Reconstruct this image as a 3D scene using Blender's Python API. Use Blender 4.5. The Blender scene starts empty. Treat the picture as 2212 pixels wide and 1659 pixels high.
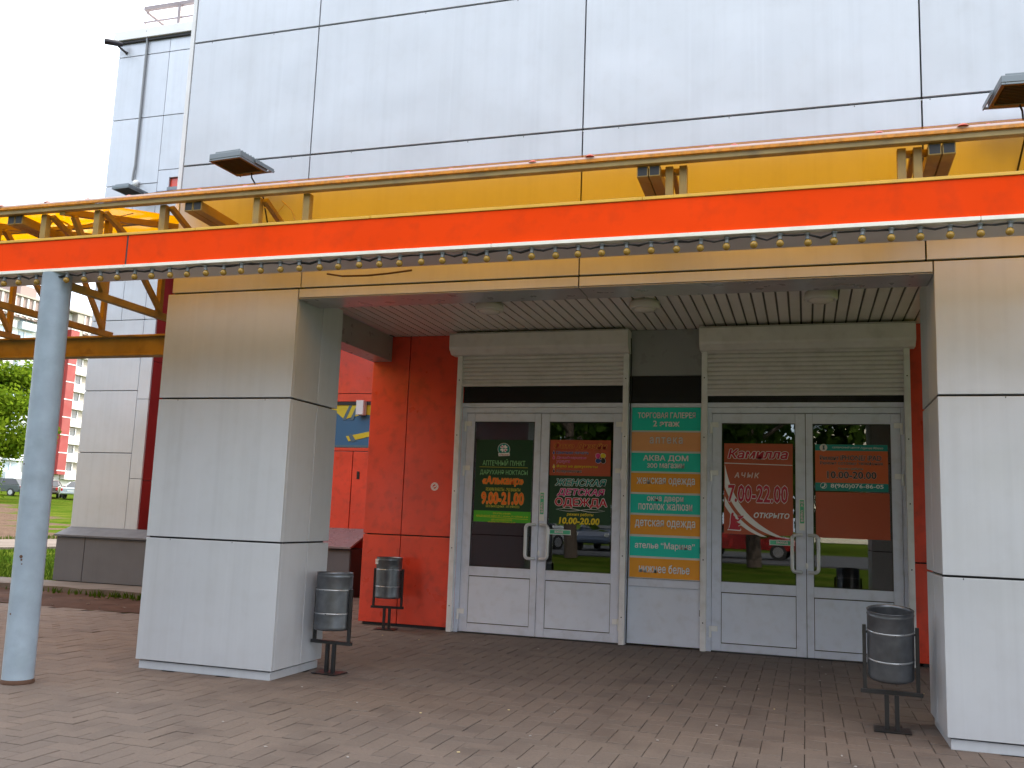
import bpy, bmesh, math, random
from mathutils import Vector, Matrix
R = math.radians
C = bpy.context.scene.collection
SC = bpy.context.scene

# ------------------------------------------------------------------ camera
cd = bpy.data.cameras.new('Camera')
cam = bpy.data.objects.new('Camera', cd)
C.objects.link(cam)
SC.camera = cam
_yaw, _pit, _rol = -0.308629410, 0.143019199, 0.0369198412
_f = Vector((math.sin(_yaw) * math.cos(_pit), math.cos(_yaw) * math.cos(_pit), math.sin(_pit)))
_r = Vector((math.cos(_yaw), -math.sin(_yaw), 0))
_u = _r.cross(_f)
_r2 = _r * math.cos(_rol) + _u * math.sin(_rol)
_u2 = _u * math.cos(_rol) - _r * math.sin(_rol)
_m = Matrix((_r2, _u2, -_f)).transposed().to_4x4()
_m.translation = Vector((4.93701305, -6.19089840, 1.25))
cam.matrix_world = _m
cd.sensor_fit = 'HORIZONTAL'
cd.sensor_width = 36
cd.lens = 36 * 2005.02401 / 2212
cd.clip_start = 0.05
cd.clip_end = 2000

# ------------------------------------------------------------------ sky, sun, exposure
CLOUD = 11.8
SUN_EL, SUN_AZ = 30, 28            # azimuth from +y (behind the shop) towards +x
world = bpy.data.worlds.new('World')
SC.world = world
world.use_nodes = True
wn = world.node_tree.nodes
sky = wn.new('ShaderNodeTexSky')
sky.sky_type = 'NISHITA'
sky.sun_disc = False
sky.sun_elevation = R(SUN_EL)
sky.sun_rotation = R(SUN_AZ)
sky.air_density = 1.0
sky.dust_density = 3.0
sky.ozone_density = 1.0
wn['Background'].inputs[1].default_value = 0.15
# thin bright cloud over the clear sky: the zenith is brighter than the horizon
WL = world.node_tree.links
wtc = wn.new('ShaderNodeTexCoord'); wsep = wn.new('ShaderNodeSeparateXYZ'); wmr = wn.new('ShaderNodeMapRange')
WL.new(wtc.outputs['Generated'], wsep.inputs[0]); WL.new(wsep.outputs['Z'], wmr.inputs['Value'])
wmr.inputs['From Min'].default_value = 0.0; wmr.inputs['From Max'].default_value = 1.0
wmr.inputs['To Min'].default_value = CLOUD * 0.40; wmr.inputs['To Max'].default_value = CLOUD
wcl = wn.new('ShaderNodeMix'); wcl.data_type = 'RGBA'; wcl.blend_type = 'MULTIPLY'; wcl.inputs['Factor'].default_value = 1
wtn = wn.new('ShaderNodeMix'); wtn.data_type = 'RGBA'
wtn.inputs['A'].default_value = (0.88, 0.96, 1.10, 1); wtn.inputs['B'].default_value = (1.05, 0.97, 0.86, 1)
WL.new(wsep.outputs['Z'], wtn.inputs['Factor'])
WL.new(wtn.outputs['Result'], wcl.inputs['A']); WL.new(wmr.outputs['Result'], wcl.inputs['B'])
wadd = wn.new('ShaderNodeMix'); wadd.data_type = 'RGBA'; wadd.blend_type = 'ADD'; wadd.inputs['Factor'].default_value = 1
WL.new(sky.outputs[0], wadd.inputs['A']); WL.new(wcl.outputs['Result'], wadd.inputs['B'])
WL.new(wadd.outputs['Result'], wn['Background'].inputs[0])
sd = bpy.data.lights.new('Sun', 'SUN')
sd.energy = 2.3
sd.angle = R(0.5)
sd.color = (1.0, 0.92, 0.80)
sun = bpy.data.objects.new('Sun', sd)
C.objects.link(sun)
_d = Vector((math.sin(R(SUN_AZ)) * math.cos(R(SUN_EL)), math.cos(R(SUN_AZ)) * math.cos(R(SUN_EL)), math.sin(R(SUN_EL))))
sun.rotation_euler = _d.to_track_quat('Z', 'Y').to_euler()
SC.view_settings.view_transform = 'Standard'
SC.view_settings.look = 'None'
SC.view_settings.gamma = 1
SC.view_settings.exposure = 0.85
SC.cycles.max_bounces = 8
SC.cycles.transparent_max_bounces = 16

# ------------------------------------------------------------------ materials
M = {}
def mat(name, col, rough=0.5, metal=0.0, var=0.0, scale=3.0, bump=0.0, bscale=60.0, streak=0.0, coat=0.0, spec=0.5, emit=None, es=1.0, wave=0.0, dirt=None, dirt_amt=0.0, island=0.0):
    m = bpy.data.materials.new(name)
    m.use_nodes = True
    nt = m.node_tree
    N, L = nt.nodes, nt.links
    b = N['Principled BSDF']
    b.inputs['Base Color'].default_value = (*col, 1)
    b.inputs['Roughness'].default_value = rough
    b.inputs['Metallic'].default_value = metal
    b.inputs['Coat Weight'].default_value = coat
    b.inputs['Coat Roughness'].default_value = 0.12
    b.inputs['Specular IOR Level'].default_value = spec
    if emit:
        b.inputs['Emission Color'].default_value = (*emit, 1)
        b.inputs['Emission Strength'].default_value = es
    tc = N.new('ShaderNodeTexCoord')
    geo = N.new('ShaderNodeNewGeometry')
    last = None
    def mixcol(fac, c2):
        nonlocal last
        mx = N.new('ShaderNodeMix')
        mx.data_type = 'RGBA'
        if last is None:
            mx.inputs['A'].default_value = (*col, 1)
        else:
            L.new(last, mx.inputs['A'])
        mx.inputs['B'].default_value = (*c2, 1)
        L.new(fac, mx.inputs['Factor'])
        last = mx.outputs['Result']
    def noise(sc, det=5, stretch=None, src=None):
        n = N.new('ShaderNodeTexNoise')
        n.inputs['Scale'].default_value = sc
        n.inputs['Detail'].default_value = det
        if stretch:
            mp = N.new('ShaderNodeMapping')
            mp.inputs['Scale'].default_value = stretch
            L.new(geo.outputs['Position'], mp.inputs['Vector'])
            L.new(mp.outputs['Vector'], n.inputs['Vector'])
        else:
            L.new(src or geo.outputs['Position'], n.inputs['Vector'])
        return n.outputs['Fac']
    def ramp(fac, lo, hi, a=0.0, b_=1.0):
        mr = N.new('ShaderNodeMapRange')
        mr.inputs['From Min'].default_value = lo
        mr.inputs['From Max'].default_value = hi
        mr.inputs['To Min'].default_value = a
        mr.inputs['To Max'].default_value = b_
        L.new(fac, mr.inputs['Value'])
        return mr.outputs['Result']
    if var:
        mixcol(ramp(noise(scale), 0.35, 0.7, 0, 1), tuple(max(0, c * (1 - var)) for c in col))
    if streak:
        mixcol(ramp(noise(1.0, 4, (14, 14, 0.35)), 0.48, 0.8, 0, streak), tuple(c * 0.62 for c in col))
        mixcol(ramp(noise(1.0, 3, (30, 30, 0.5)), 0.55, 0.8, 0, streak * 0.6), tuple(min(1, c * 1.25) for c in col))
    if dirt:
        mixcol(ramp(noise(9.0, 8), 0.5, 0.75, 0, dirt_amt), dirt)
    if island:   # every panel a slightly different batch of paint
        mixcol(ramp(geo.outputs['Random Per Island'], 0, 1, 0, 1), tuple(c * (1 - island) for c in col)) if last is None else None
        if last is not None:
            hv = N.new('ShaderNodeHueSaturation'); L.new(last, hv.inputs['Color']); L.new(ramp(geo.outputs['Random Per Island'], 0, 1, 1 - island, 1 + island * .5), hv.inputs['Value']); last = hv.outputs['Color']
    if last:
        L.new(last, b.inputs['Base Color'])
    if var or streak:
        L.new(ramp(noise(scale * 2.3), 0.3, 0.7, rough * 0.85, min(1, rough * 1.2)), b.inputs['Roughness'])
    if bump or wave:
        bp = N.new('ShaderNodeBump')
        if wave:
            bp.inputs['Strength'].default_value = 1.0
            bp.inputs['Distance'].default_value = wave
            L.new(noise(1.6, 1), bp.inputs['Height'])
        else:
            bp.inputs['Strength'].default_value = bump
            bp.inputs['Distance'].default_value = 0.004
            L.new(noise(bscale, 4), bp.inputs['Height'])
        L.new(bp.outputs['Normal'], b.inputs['Normal'])
    M[name] = m
    return m

mat('panel_grey', (0.53, 0.562, 0.608), 0.36, 0.2, var=0.06, scale=1.1, streak=0.2, coat=0.08, spec=0.35, wave=0.016, island=0.07, dirt=(0.36, 0.36, 0.36), dirt_amt=0.12)
mat('panel_backing', (0.03, 0.03, 0.032), 0.7)
mat('panel_red', (0.80, 0.072, 0.034), 0.32, var=0.2, scale=2.0, coat=0.25, wave=0.01, dirt=(0.2, 0.03, 0.02), dirt_amt=0.35)
mat('panel_red_shaded', (0.26, 0.028, 0.03), 0.4, var=0.15, spec=0.3)  # red panel darkened: the shade of the recess side is in its colour
mat('soffit_grey', (0.30, 0.31, 0.325), 0.3, var=0.08, coat=0.3, wave=0.006)
mat('plinth_grey', (0.125, 0.13, 0.145), 0.65, var=0.1, streak=0.1, spec=0.2)
mat('plinth_cap', (0.20, 0.16, 0.18), 0.28, var=0.1)  # purple-brown tone paints in the red wall's reflection on the cap
mat('trim_white', (0.72, 0.73, 0.74), 0.4, var=0.08)
mat('slat_white', (0.74, 0.69, 0.67), 0.35, var=0.06, coat=0.2)
mat('slat_gap', (0.16, 0.15, 0.14), 0.7)
mat('shutter_white', (0.75, 0.72, 0.73), 0.45, var=0.1, scale=4, dirt=(0.3, 0.27, 0.24), dirt_amt=0.2)
mat('rail_white', (0.80, 0.80, 0.82), 0.45, var=0.1, scale=5, dirt=(0.35, 0.3, 0.25), dirt_amt=0.25)
mat('door_alu', (0.72, 0.77, 0.90), 0.38, 0.05, var=0.06, scale=3, dirt=(0.28, 0.27, 0.26), dirt_amt=0.25)
mat('door_infill', (0.74, 0.80, 0.93), 0.35, var=0.05, dirt=(0.42, 0.41, 0.4), dirt_amt=0.2)
mat('gasket', (0.02, 0.02, 0.022), 0.6)
mat('black_panel', (0.012, 0.012, 0.013), 0.22)
mat('handle_grey', (0.60, 0.61, 0.64), 0.3, 0.3)
mat('hinge_grey', (0.86, 0.87, 0.88), 0.3, 0.0, coat=0.5)
mat('lamp_white', (0.62, 0.6, 0.57), 0.35)
mat('lamp_glass', (0.72, 0.68, 0.64), 0.25)
mat('fascia_orange', (0.86, 0.058, 0.003), 0.6, spec=0.06, var=0.10, scale=1.5, wave=0.02, dirt=(0.50, 0.045, 0.01), dirt_amt=0.35)
mat('fascia_yellow', (0.72, 0.42, 0.05), 0.4, var=0.1, dirt=(0.3, 0.2, 0.06), dirt_amt=0.35)
mat('edge_orange', (0.72, 0.27, 0.012), 0.35, var=0.4, scale=40)
mat('fascia_white', (0.82, 0.80, 0.72), 0.4, dirt=(0.4, 0.36, 0.28), dirt_amt=0.25)
mat('soffit_strip', (0.58, 0.54, 0.55), 0.45, var=0.12, scale=2)
mat('truss_yellow', (0.33, 0.21, 0.05), 0.5, var=0.3, scale=5, dirt=(0.12, 0.06, 0.03), dirt_amt=0.5)
mat('beam_grey', (0.36, 0.25, 0.09), 0.5, var=0.25, scale=6, dirt=(0.1, 0.07, 0.045), dirt_amt=0.5)
mat('truss_dark', (0.10, 0.075, 0.085), 0.5, var=0.3, scale=6)
mat('washer_red', (0.62, 0.13, 0.08), 0.4)
mat('bulb_amber', (0.34, 0.20, 0.035), 0.25, var=0.15, scale=30, coat=0.15, spec=0.3)
mat('socket_grey', (0.15, 0.165, 0.175), 0.5)
mat('cable_black', (0.018, 0.018, 0.02), 0.55)
mat('cable_grey', (0.22, 0.23, 0.24), 0.5)
mat('cable_tan', (0.33, 0.24, 0.12), 0.6)
mat('column_blue', (0.29, 0.36, 0.43), 0.42, var=0.16, scale=7, bump=0.25, bscale=40, dirt=(0.19, 0.25, 0.28), dirt_amt=0.45)
mat('rust', (0.10, 0.05, 0.03), 0.8)
mat('zinc', (0.155, 0.17, 0.19), 0.36, 0.7, var=0.35, scale=11, dirt=(0.09, 0.095, 0.10), dirt_amt=0.6)
mat('zinc_rib', (0.38, 0.40, 0.42), 0.3, 0.7, var=0.2, scale=20)
mat('bin_inside', (0.035, 0.035, 0.035), 0.8)
mat('bin_frame', (0.018, 0.018, 0.019), 0.42, var=0.3, scale=15)
mat('litter_pale', (0.36, 0.33, 0.31), 0.8)
mat('paper', (0.75, 0.75, 0.76), 0.6)
mat('flood_body', (0.17, 0.20, 0.22), 0.4, 0.3)
mat('flood_glass', (0.006, 0.006, 0.007), 0.4, spec=0.2)
mat('rail_metal', (0.30, 0.25, 0.26), 0.5, var=0.2)
mat('black_plastic', (0.015, 0.013, 0.018), 0.35)
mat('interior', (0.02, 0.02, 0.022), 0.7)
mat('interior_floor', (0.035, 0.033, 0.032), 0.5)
mat('concrete', (0.17, 0.145, 0.13), 0.9, spec=0.05, var=0.35, scale=2, bump=0.5, bscale=30)
mat('pale_path', (0.215, 0.18, 0.155), 0.9, spec=0.05, var=0.25, scale=0.8)
mat('soil', (0.085, 0.05, 0.038), 0.95, spec=0.05, var=0.45, scale=2.5, bump=0.9, bscale=22)
mat('sand_joint', (0.025, 0.02, 0.017), 0.95, var=0.3)
mat('asphalt', (0.055, 0.055, 0.057), 0.85, var=0.2, bump=0.3)
mat('apt_white', (0.78, 0.78, 0.76), 0.7, var=0.06, scale=0.4)
mat('apt_beige', (0.42, 0.39, 0.34), 0.75, var=0.1, scale=0.4)
mat('apt_blue', (0.55, 0.62, 0.68), 0.6)
mat('apt_red', (0.30, 0.03, 0.03), 0.6, var=0.15, scale=0.3)
mat('apt_brown', (0.30, 0.22, 0.20), 0.7)
mat('apt_pale', (0.66, 0.60, 0.48), 0.75, var=0.1, scale=0.3)
mat('pane_dark', (0.10, 0.13, 0.16), 0.08)
mat('pane_sky', (0.35, 0.48, 0.58), 0.1)
mat('car_green', (0.035, 0.05, 0.05), 0.25, 0.3, coat=0.8)
mat('car_brown', (0.11, 0.085, 0.085), 0.25, 0.4, coat=0.8)
mat('car_silver', (0.45, 0.50, 0.52), 0.25, 0.5, coat=0.8)
mat('car_white', (0.75, 0.75, 0.74), 0.25, coat=0.8)
mat('car_red', (0.35, 0.02, 0.02), 0.25, coat=0.8)
mat('car_navy', (0.03, 0.05, 0.10), 0.25, 0.3, coat=0.8)
mat('car_glass', (0.03, 0.035, 0.04), 0.05)
mat('tail_red', (0.55, 0.02, 0.02), 0.2, coat=0.5)
mat('head_clear', (0.75, 0.75, 0.72), 0.1)
mat('tyre', (0.02, 0.02, 0.02), 0.8)
mat('rim', (0.45, 0.45, 0.46), 0.3, 0.7)
mat('plate_white', (0.8, 0.8, 0.8), 0.5)
mat('bark', (0.07, 0.05, 0.038), 0.9, var=0.4, scale=8, bump=0.8)
mat('twig', (0.55, 0.45, 0.25), 0.7)
# printed film and lettering
for n, c in dict(ink_white=(0.88, 0.88, 0.88), ink_cream=(0.78, 0.68, 0.5), ink_black=(0.02, 0.018, 0.018), ink_red=(0.55, 0.02, 0.05),
                 ink_maroon=(0.42, 0.03, 0.015), ink_yellow=(0.80, 0.62, 0.02), ink_olive=(0.60, 0.58, 0.06), ink_orange=(0.85, 0.17, 0.015), ink_gold=(0.78, 0.42, 0.05),
                 ink_green=(0.22, 0.52, 0.22), ink_darkgreen=(0.01, 0.05, 0.02), ink_lime=(0.07, 0.42, 0.02), ink_teal=(0.0, 0.24, 0.20), ink_pink=(0.62, 0.03, 0.22),
                 ink_blue=(0.03, 0.08, 0.32), film_green=(0.005, 0.05, 0.016), film_brown=(0.48, 0.085, 0.03), film_teal=(0.0, 0.27, 0.24), film_brown_glow=(0.66, 0.13, 0.035),  # phone repair film: brown film with the orange glow put into its colour
                 plaque_teal=(0.0, 0.66, 0.52), plaque_orange=(0.92, 0.38, 0.02), plaque_orange_faded=(0.86, 0.40, 0.16), ink_grey=(0.72, 0.70, 0.68), ink_mauve=(0.42, 0.10, 0.16), sticker_green=(0.10, 0.52, 0.30),
                 graffiti_yellow=(0.62, 0.50, 0.02), graffiti_blue=(0.03, 0.13, 0.26), graffiti_slate=(0.08, 0.15, 0.19), ink_rosewhite=(0.80, 0.62, 0.58)).items():
    mat(n, c, 0.4 if n.startswith(('film', 'plaque', 'sticker', 'graffiti')) else 0.5, var=0.04)

def polycarb():
    m = bpy.data.materials.new('polycarbonate_orange')
    m.use_nodes = True
    N, L = m.node_tree.nodes, m.node_tree.links
    N.clear()
    out = N.new('ShaderNodeOutputMaterial')
    tr = N.new('ShaderNodeBsdfTransparent'); tr.inputs[0].default_value = (1.0, 0.42, 0.0, 1)
    tl = N.new('ShaderNodeBsdfTranslucent'); tl.inputs[0].default_value = (1.0, 0.42, 0.0, 1)
    gl = N.new('ShaderNodeBsdfGlossy'); gl.inputs['Roughness'].default_value = 0.12
    fr = N.new('ShaderNodeFresnel'); fr.inputs[0].default_value = 1.12
    a = N.new('ShaderNodeMixShader'); a.inputs[0].default_value = 0.7
    b = N.new('ShaderNodeMixShader')
    mu = N.new('ShaderNodeMath'); mu.operation = 'MULTIPLY'; mu.inputs[1].default_value = 0.35
    L.new(fr.outputs[0], mu.inputs[0])
    L.new(tr.outputs[0], a.inputs[1]); L.new(tl.outputs[0], a.inputs[2])
    L.new(mu.outputs[0], b.inputs[0]); L.new(a.outputs[0], b.inputs[1]); L.new(gl.outputs[0], b.inputs[2])
    L.new(b.outputs[0], out.inputs[0])
    M['polycarb'] = m
polycarb()
def glass():
    m = bpy.data.materials.new('door_glass')
    m.use_nodes = True
    N, L = m.node_tree.nodes, m.node_tree.links
    N.clear()
    out = N.new('ShaderNodeOutputMaterial')
    tr = N.new('ShaderNodeBsdfTransparent'); tr.inputs[0].default_value = (0.62, 0.66, 0.66, 1)
    gl = N.new('ShaderNodeBsdfGlossy'); gl.inputs['Roughness'].default_value = 0.0; gl.inputs[0].default_value = (0.95, 0.97, 1, 1)
    fr = N.new('ShaderNodeFresnel'); fr.inputs[0].default_value = 2.0
    b = N.new('ShaderNodeMixShader')
    L.new(fr.outputs[0], b.inputs[0]); L.new(tr.outputs[0], b.inputs[1]); L.new(gl.outputs[0], b.inputs[2])
    L.new(b.outputs[0], out.inputs[0])
    M['glass'] = m
glass()
def leafmat(name, c1, c2, trans=0.35):
    m = bpy.data.materials.new(name)
    m.use_nodes = True
    N, L = m.node_tree.nodes, m.node_tree.links
    N.clear()
    out = N.new('ShaderNodeOutputMaterial')
    at = N.new('ShaderNodeAttribute'); at.attribute_name = 'tint'
    mx = N.new('ShaderNodeMix'); mx.data_type = 'RGBA'
    mx.inputs['A'].default_value = (*c1, 1); mx.inputs['B'].default_value = (*c2, 1)
    L.new(at.outputs['Fac'], mx.inputs['Factor'])
    d = N.new('ShaderNodeBsdfDiffuse'); t = N.new('ShaderNodeBsdfTranslucent')
    L.new(mx.outputs['Result'], d.inputs[0]); L.new(mx.outputs['Result'], t.inputs[0])
    s = N.new('ShaderNodeMixShader'); s.inputs[0].default_value = trans
    L.new(d.outputs[0], s.inputs[1]); L.new(t.outputs[0], s.inputs[2]); L.new(s.outputs[0], out.inputs[0])
    M[name] = m
leafmat('leaf', (0.07, 0.135, 0.008), (0.20, 0.28, 0.02))
leafmat('leaf_dark', (0.02, 0.045, 0.008), (0.06, 0.10, 0.015))
leafmat('grass_blade', (0.035, 0.075, 0.008), (0.085, 0.125, 0.014))
def paver_mat():
    m = mat('paver', (0.25, 0.20, 0.175), 0.8, spec=0.3)
    N, L = m.node_tree.nodes, m.node_tree.links
    b = N['Principled BSDF']
    at = N.new('ShaderNodeAttribute'); at.attribute_name = 'tint'
    geo = N.new('ShaderNodeNewGeometry')
    def nz(s, d):
        n = N.new('ShaderNodeTexNoise'); n.inputs['Scale'].default_value = s; n.inputs['Detail'].default_value = d
        L.new(geo.outputs['Position'], n.inputs['Vector']); return n.outputs['Fac']
    def mix(fac, a, c, lo, hi, amt):
        r = N.new('ShaderNodeMapRange'); r.inputs['From Min'].default_value = lo; r.inputs['From Max'].default_value = hi; r.inputs['To Max'].default_value = amt
        L.new(fac, r.inputs['Value'])
        x = N.new('ShaderNodeMix'); x.data_type = 'RGBA'
        L.new(r.outputs['Result'], x.inputs['Factor'])
        if isinstance(a, tuple): x.inputs['A'].default_value = (*a, 1)
        else: L.new(a, x.inputs['A'])
        x.inputs['B'].default_value = (*c, 1)
        return x.outputs['Result']
    c = mix(at.outputs['Fac'], (0.152, 0.122, 0.104), (0.122, 0.100, 0.087), 0, 1, 1)
    c = mix(nz(0.7, 4), c, (0.165, 0.13, 0.105), 0.45, 0.75, 0.7)
    c = mix(nz(2.3, 6), c, (0.078, 0.06, 0.052), 0.52, 0.8, 0.8)
    c = mix(nz(55, 6), c, (0.07, 0.06, 0.055), 0.5, 0.8, 0.55)
    c = mix(nz(28, 3), c, (0.22, 0.195, 0.18), 0.66, 0.8, 0.5)
    L.new(c, b.inputs['Base Color'])
    bp = N.new('ShaderNodeBump'); bp.inputs['Strength'].default_value = 0.5; bp.inputs['Distance'].default_value = 0.004
    L.new(nz(120, 5), bp.inputs['Height']); L.new(bp.outputs['Normal'], b.inputs['Normal'])
paver_mat()
def ground_mat():
    m = mat('hillside', (0.10, 0.15, 0.02), 0.95, spec=0.0)
    N, L = m.node_tree.nodes, m.node_tree.links
    b = N['Principled BSDF']
    at = N.new('ShaderNodeAttribute'); at.attribute_name = 'bare'
    geo = N.new('ShaderNodeNewGeometry')
    def nz(s, d):
        n = N.new('ShaderNodeTexNoise'); n.inputs['Scale'].default_value = s; n.inputs['Detail'].default_value = d
        L.new(geo.outputs['Position'], n.inputs['Vector']); return n.outputs['Fac']
    g = N.new('ShaderNodeMix'); g.data_type = 'RGBA'
    g.inputs['A'].default_value = (0.042, 0.080, 0.007, 1); g.inputs['B'].default_value = (0.095, 0.115, 0.017, 1)
    r = N.new('ShaderNodeMapRange'); r.inputs['From Min'].default_value = 0.35; r.inputs['From Max'].default_value = 0.7
    L.new(nz(0.6, 8), r.inputs['Value']); L.new(r.outputs['Result'], g.inputs['Factor'])
    s = N.new('ShaderNodeMix'); s.data_type = 'RGBA'
    s.inputs['A'].default_value = (0.150, 0.105, 0.078, 1); s.inputs['B'].default_value = (0.095, 0.064, 0.048, 1)
    L.new(nz(1.4, 8), s.inputs['Factor'])
    ad = N.new('ShaderNodeMath'); ad.operation = 'MULTIPLY_ADD'; ad.inputs[1].default_value = 1.1; 
    sub = N.new('ShaderNodeMath'); sub.operation = 'SUBTRACT'; sub.inputs[1].default_value = 0.5
    L.new(nz(0.5, 7), sub.inputs[0]); L.new(sub.outputs[0], ad.inputs[0]); L.new(at.outputs['Fac'], ad.inputs[2])
    rr = N.new('ShaderNodeMapRange'); rr.inputs['From Min'].default_value = 0.42; rr.inputs['From Max'].default_value = 0.58
    L.new(ad.outputs[0], rr.inputs['Value'])
    f = N.new('ShaderNodeMix'); f.data_type = 'RGBA'
    L.new(rr.outputs['Result'], f.inputs['Factor']); L.new(g.outputs['Result'], f.inputs['A']); L.new(s.outputs['Result'], f.inputs['B'])
    L.new(f.outputs['Result'], b.inputs['Base Color'])
    bp = N.new('ShaderNodeBump'); bp.inputs['Strength'].default_value = 0.8; bp.inputs['Distance'].default_value = 0.15
    L.new(nz(4, 8), bp.inputs['Height']); L.new(bp.outputs['Normal'], b.inputs['Normal'])
ground_mat()

# ------------------------------------------------------------------ helpers
class MB:
    """collects shapes and links them as ONE mesh object"""
    def __init__(s):
        s.v, s.f, s.m, s.mats, s.sm = [], [], [], [], []
    def mi(s, mname):
        if mname not in s.mats: s.mats.append(mname)
        return s.mats.index(mname)
    def add(s, vs, fs, mname, smooth=False):
        o = len(s.v); k = s.mi(mname)
        s.v += [tuple(p) for p in vs]
        for f in fs:
            s.f.append(tuple(i + o for i in f)); s.m.append(k); s.sm.append(smooth)
        return s
    def box(s, x0, y0, z0, x1, y1, z1, mname):
        v = [(x0, y0, z0), (x1, y0, z0), (x1, y1, z0), (x0, y1, z0), (x0, y0, z1), (x1, y0, z1), (x1, y1, z1), (x0, y1, z1)]
        return s.add(v, [(0, 3, 2, 1), (4, 5, 6, 7), (0, 1, 5, 4), (1, 2, 6, 5), (2, 3, 7, 6), (3, 0, 4, 7)], mname)
    def hexa(s, v, mname):
        return s.add(v, [(0, 3, 2, 1), (4, 5, 6, 7), (0, 1, 5, 4), (1, 2, 6, 5), (2, 3, 7, 6), (3, 0, 4, 7)], mname)
    def bar(s, p, q, w, h, mname, up=(0, 0, 1)):
        p, q = Vector(p), Vector(q); d = (q - p).normalized(); u = Vector(up)
        if abs(d.dot(u)) > 0.98: u = Vector((0, 1, 0))
        a = d.cross(u).normalized() * w / 2; b = a.cross(d).normalized() * h / 2
        v = [p - a - b, p + a - b, p + a + b, p - a + b, q - a - b, q + a - b, q + a + b, q - a + b]
        return s.add(v, [(0, 1, 2, 3), (7, 6, 5, 4), (0, 4, 5, 1), (1, 5, 6, 2), (2, 6, 7, 3), (3, 7, 4, 0)], mname)
    def tube(s, pts, r, mname, n=8, cap=True, smooth=True):
        pts = [Vector(p) for p in pts]; rs = r if isinstance(r, (list, tuple)) else [r] * len(pts)
        vs, fs = [], []; u = None
        for i, p in enumerate(pts):
            d = (pts[min(i + 1, len(pts) - 1)] - pts[max(i - 1, 0)]).normalized()
            if u is None:
                u = d.cross(Vector((0, 0, 1)))
                if u.length < 1e-3: u = Vector((1, 0, 0))
            u = (u - d * u.dot(d)).normalized(); w = d.cross(u)
            for k in range(n):
                a = 2 * math.pi * k / n
                vs.append(p + (u * math.cos(a) + w * math.sin(a)) * rs[i])
        for i in range(len(pts) - 1):
            for k in range(n):
                a, b = i * n + k, i * n + (k + 1) % n
                fs.append((a, b, b + n, a + n))
        s.add(vs, fs, mname, smooth)
        if cap:
            o = (len(pts) - 1) * n
            s.add(vs[:n], [tuple(reversed(range(n)))], mname); s.add(vs[o:], [tuple(range(n))], mname)
        return s
    def lathe(s, prof, mname, n=24, c=(0, 0, 0), smooth=True, squash=1.0):
        vs, fs = [], []
        for (r, z) in prof:
            for k in range(n):
                a = 2 * math.pi * k / n
                vs.append((c[0] + r * math.cos(a), c[1] + r * squash * math.sin(a), c[2] + z))
        for i in range(len(prof) - 1):
            for k in range(n):
                a, b = i * n + k, i * n + (k + 1) % n
                fs.append((a, b, b + n, a + n))
        return s.add(vs, fs, mname, smooth)
    def poly(s, pts, y, th, mname):
        """flat outline in the x-z plane facing -y, with thickness th"""
        n = len(pts)
        area = sum(pts[i][0] * pts[(i + 1) % n][1] - pts[(i + 1) % n][0] * pts[i][1] for i in range(n))
        if area < 0: pts = pts[::-1]
        v = [(x, y, z) for x, z in pts] + [(x, y + th, z) for x, z in pts]
        f = [tuple(range(n)), tuple(reversed(range(n, 2 * n)))] + [(i, i + n, (i + 1) % n + n, (i + 1) % n) for i in range(n)]
        return s.add(v, f, mname)
    def build(s, name, parent=None, origin=(0, 0, 0), bevel=0.0, seg=2):
        me = bpy.data.meshes.new(name)
        ox, oy, oz = origin
        me.from_pydata([(x - ox, y - oy, z - oz) for x, y, z in s.v], [], s.f)
        for k in s.mats: me.materials.append(M[k])
        me.polygons.foreach_set('material_index', s.m)
        me.polygons.foreach_set('use_smooth', s.sm)
        me.update()
        o = bpy.data.objects.new(name, me); C.objects.link(o)
        if parent is not None: o.parent = parent
        else: o.location = origin
        if bevel:
            b = o.modifiers.new('Bevel', 'BEVEL'); b.width = bevel; b.segments = seg; b.limit_method = 'ANGLE'; b.angle_limit = R(40)
            b.harden_normals = False
        return o
def tag(o, label=None, cat=None, group=None, kind=None):
    if label: o['label'] = label
    if cat: o['category'] = cat
    if group: o['group'] = group
    if kind: o['kind'] = kind
    return o
def thing(name, label, cat, loc=(0, 0, 0), rz=0, group=None):
    o = bpy.data.objects.new(name, None); C.objects.link(o)
    o.empty_display_size = 0.1
    o.location = loc; o.rotation_euler = (0, 0, rz)
    return tag(o, label, cat, group)
def copy_tree(o, parent=None):
    c = o.copy(); C.objects.link(c); c.parent = parent
    for ch in [x for x in C.objects if x.parent == o]: copy_tree(ch, c)
    return c
def local(o, loc):   # children of a thing whose empty is at loc keep world coordinates through origin=loc
    return dict(parent=o, origin=loc)

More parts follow.
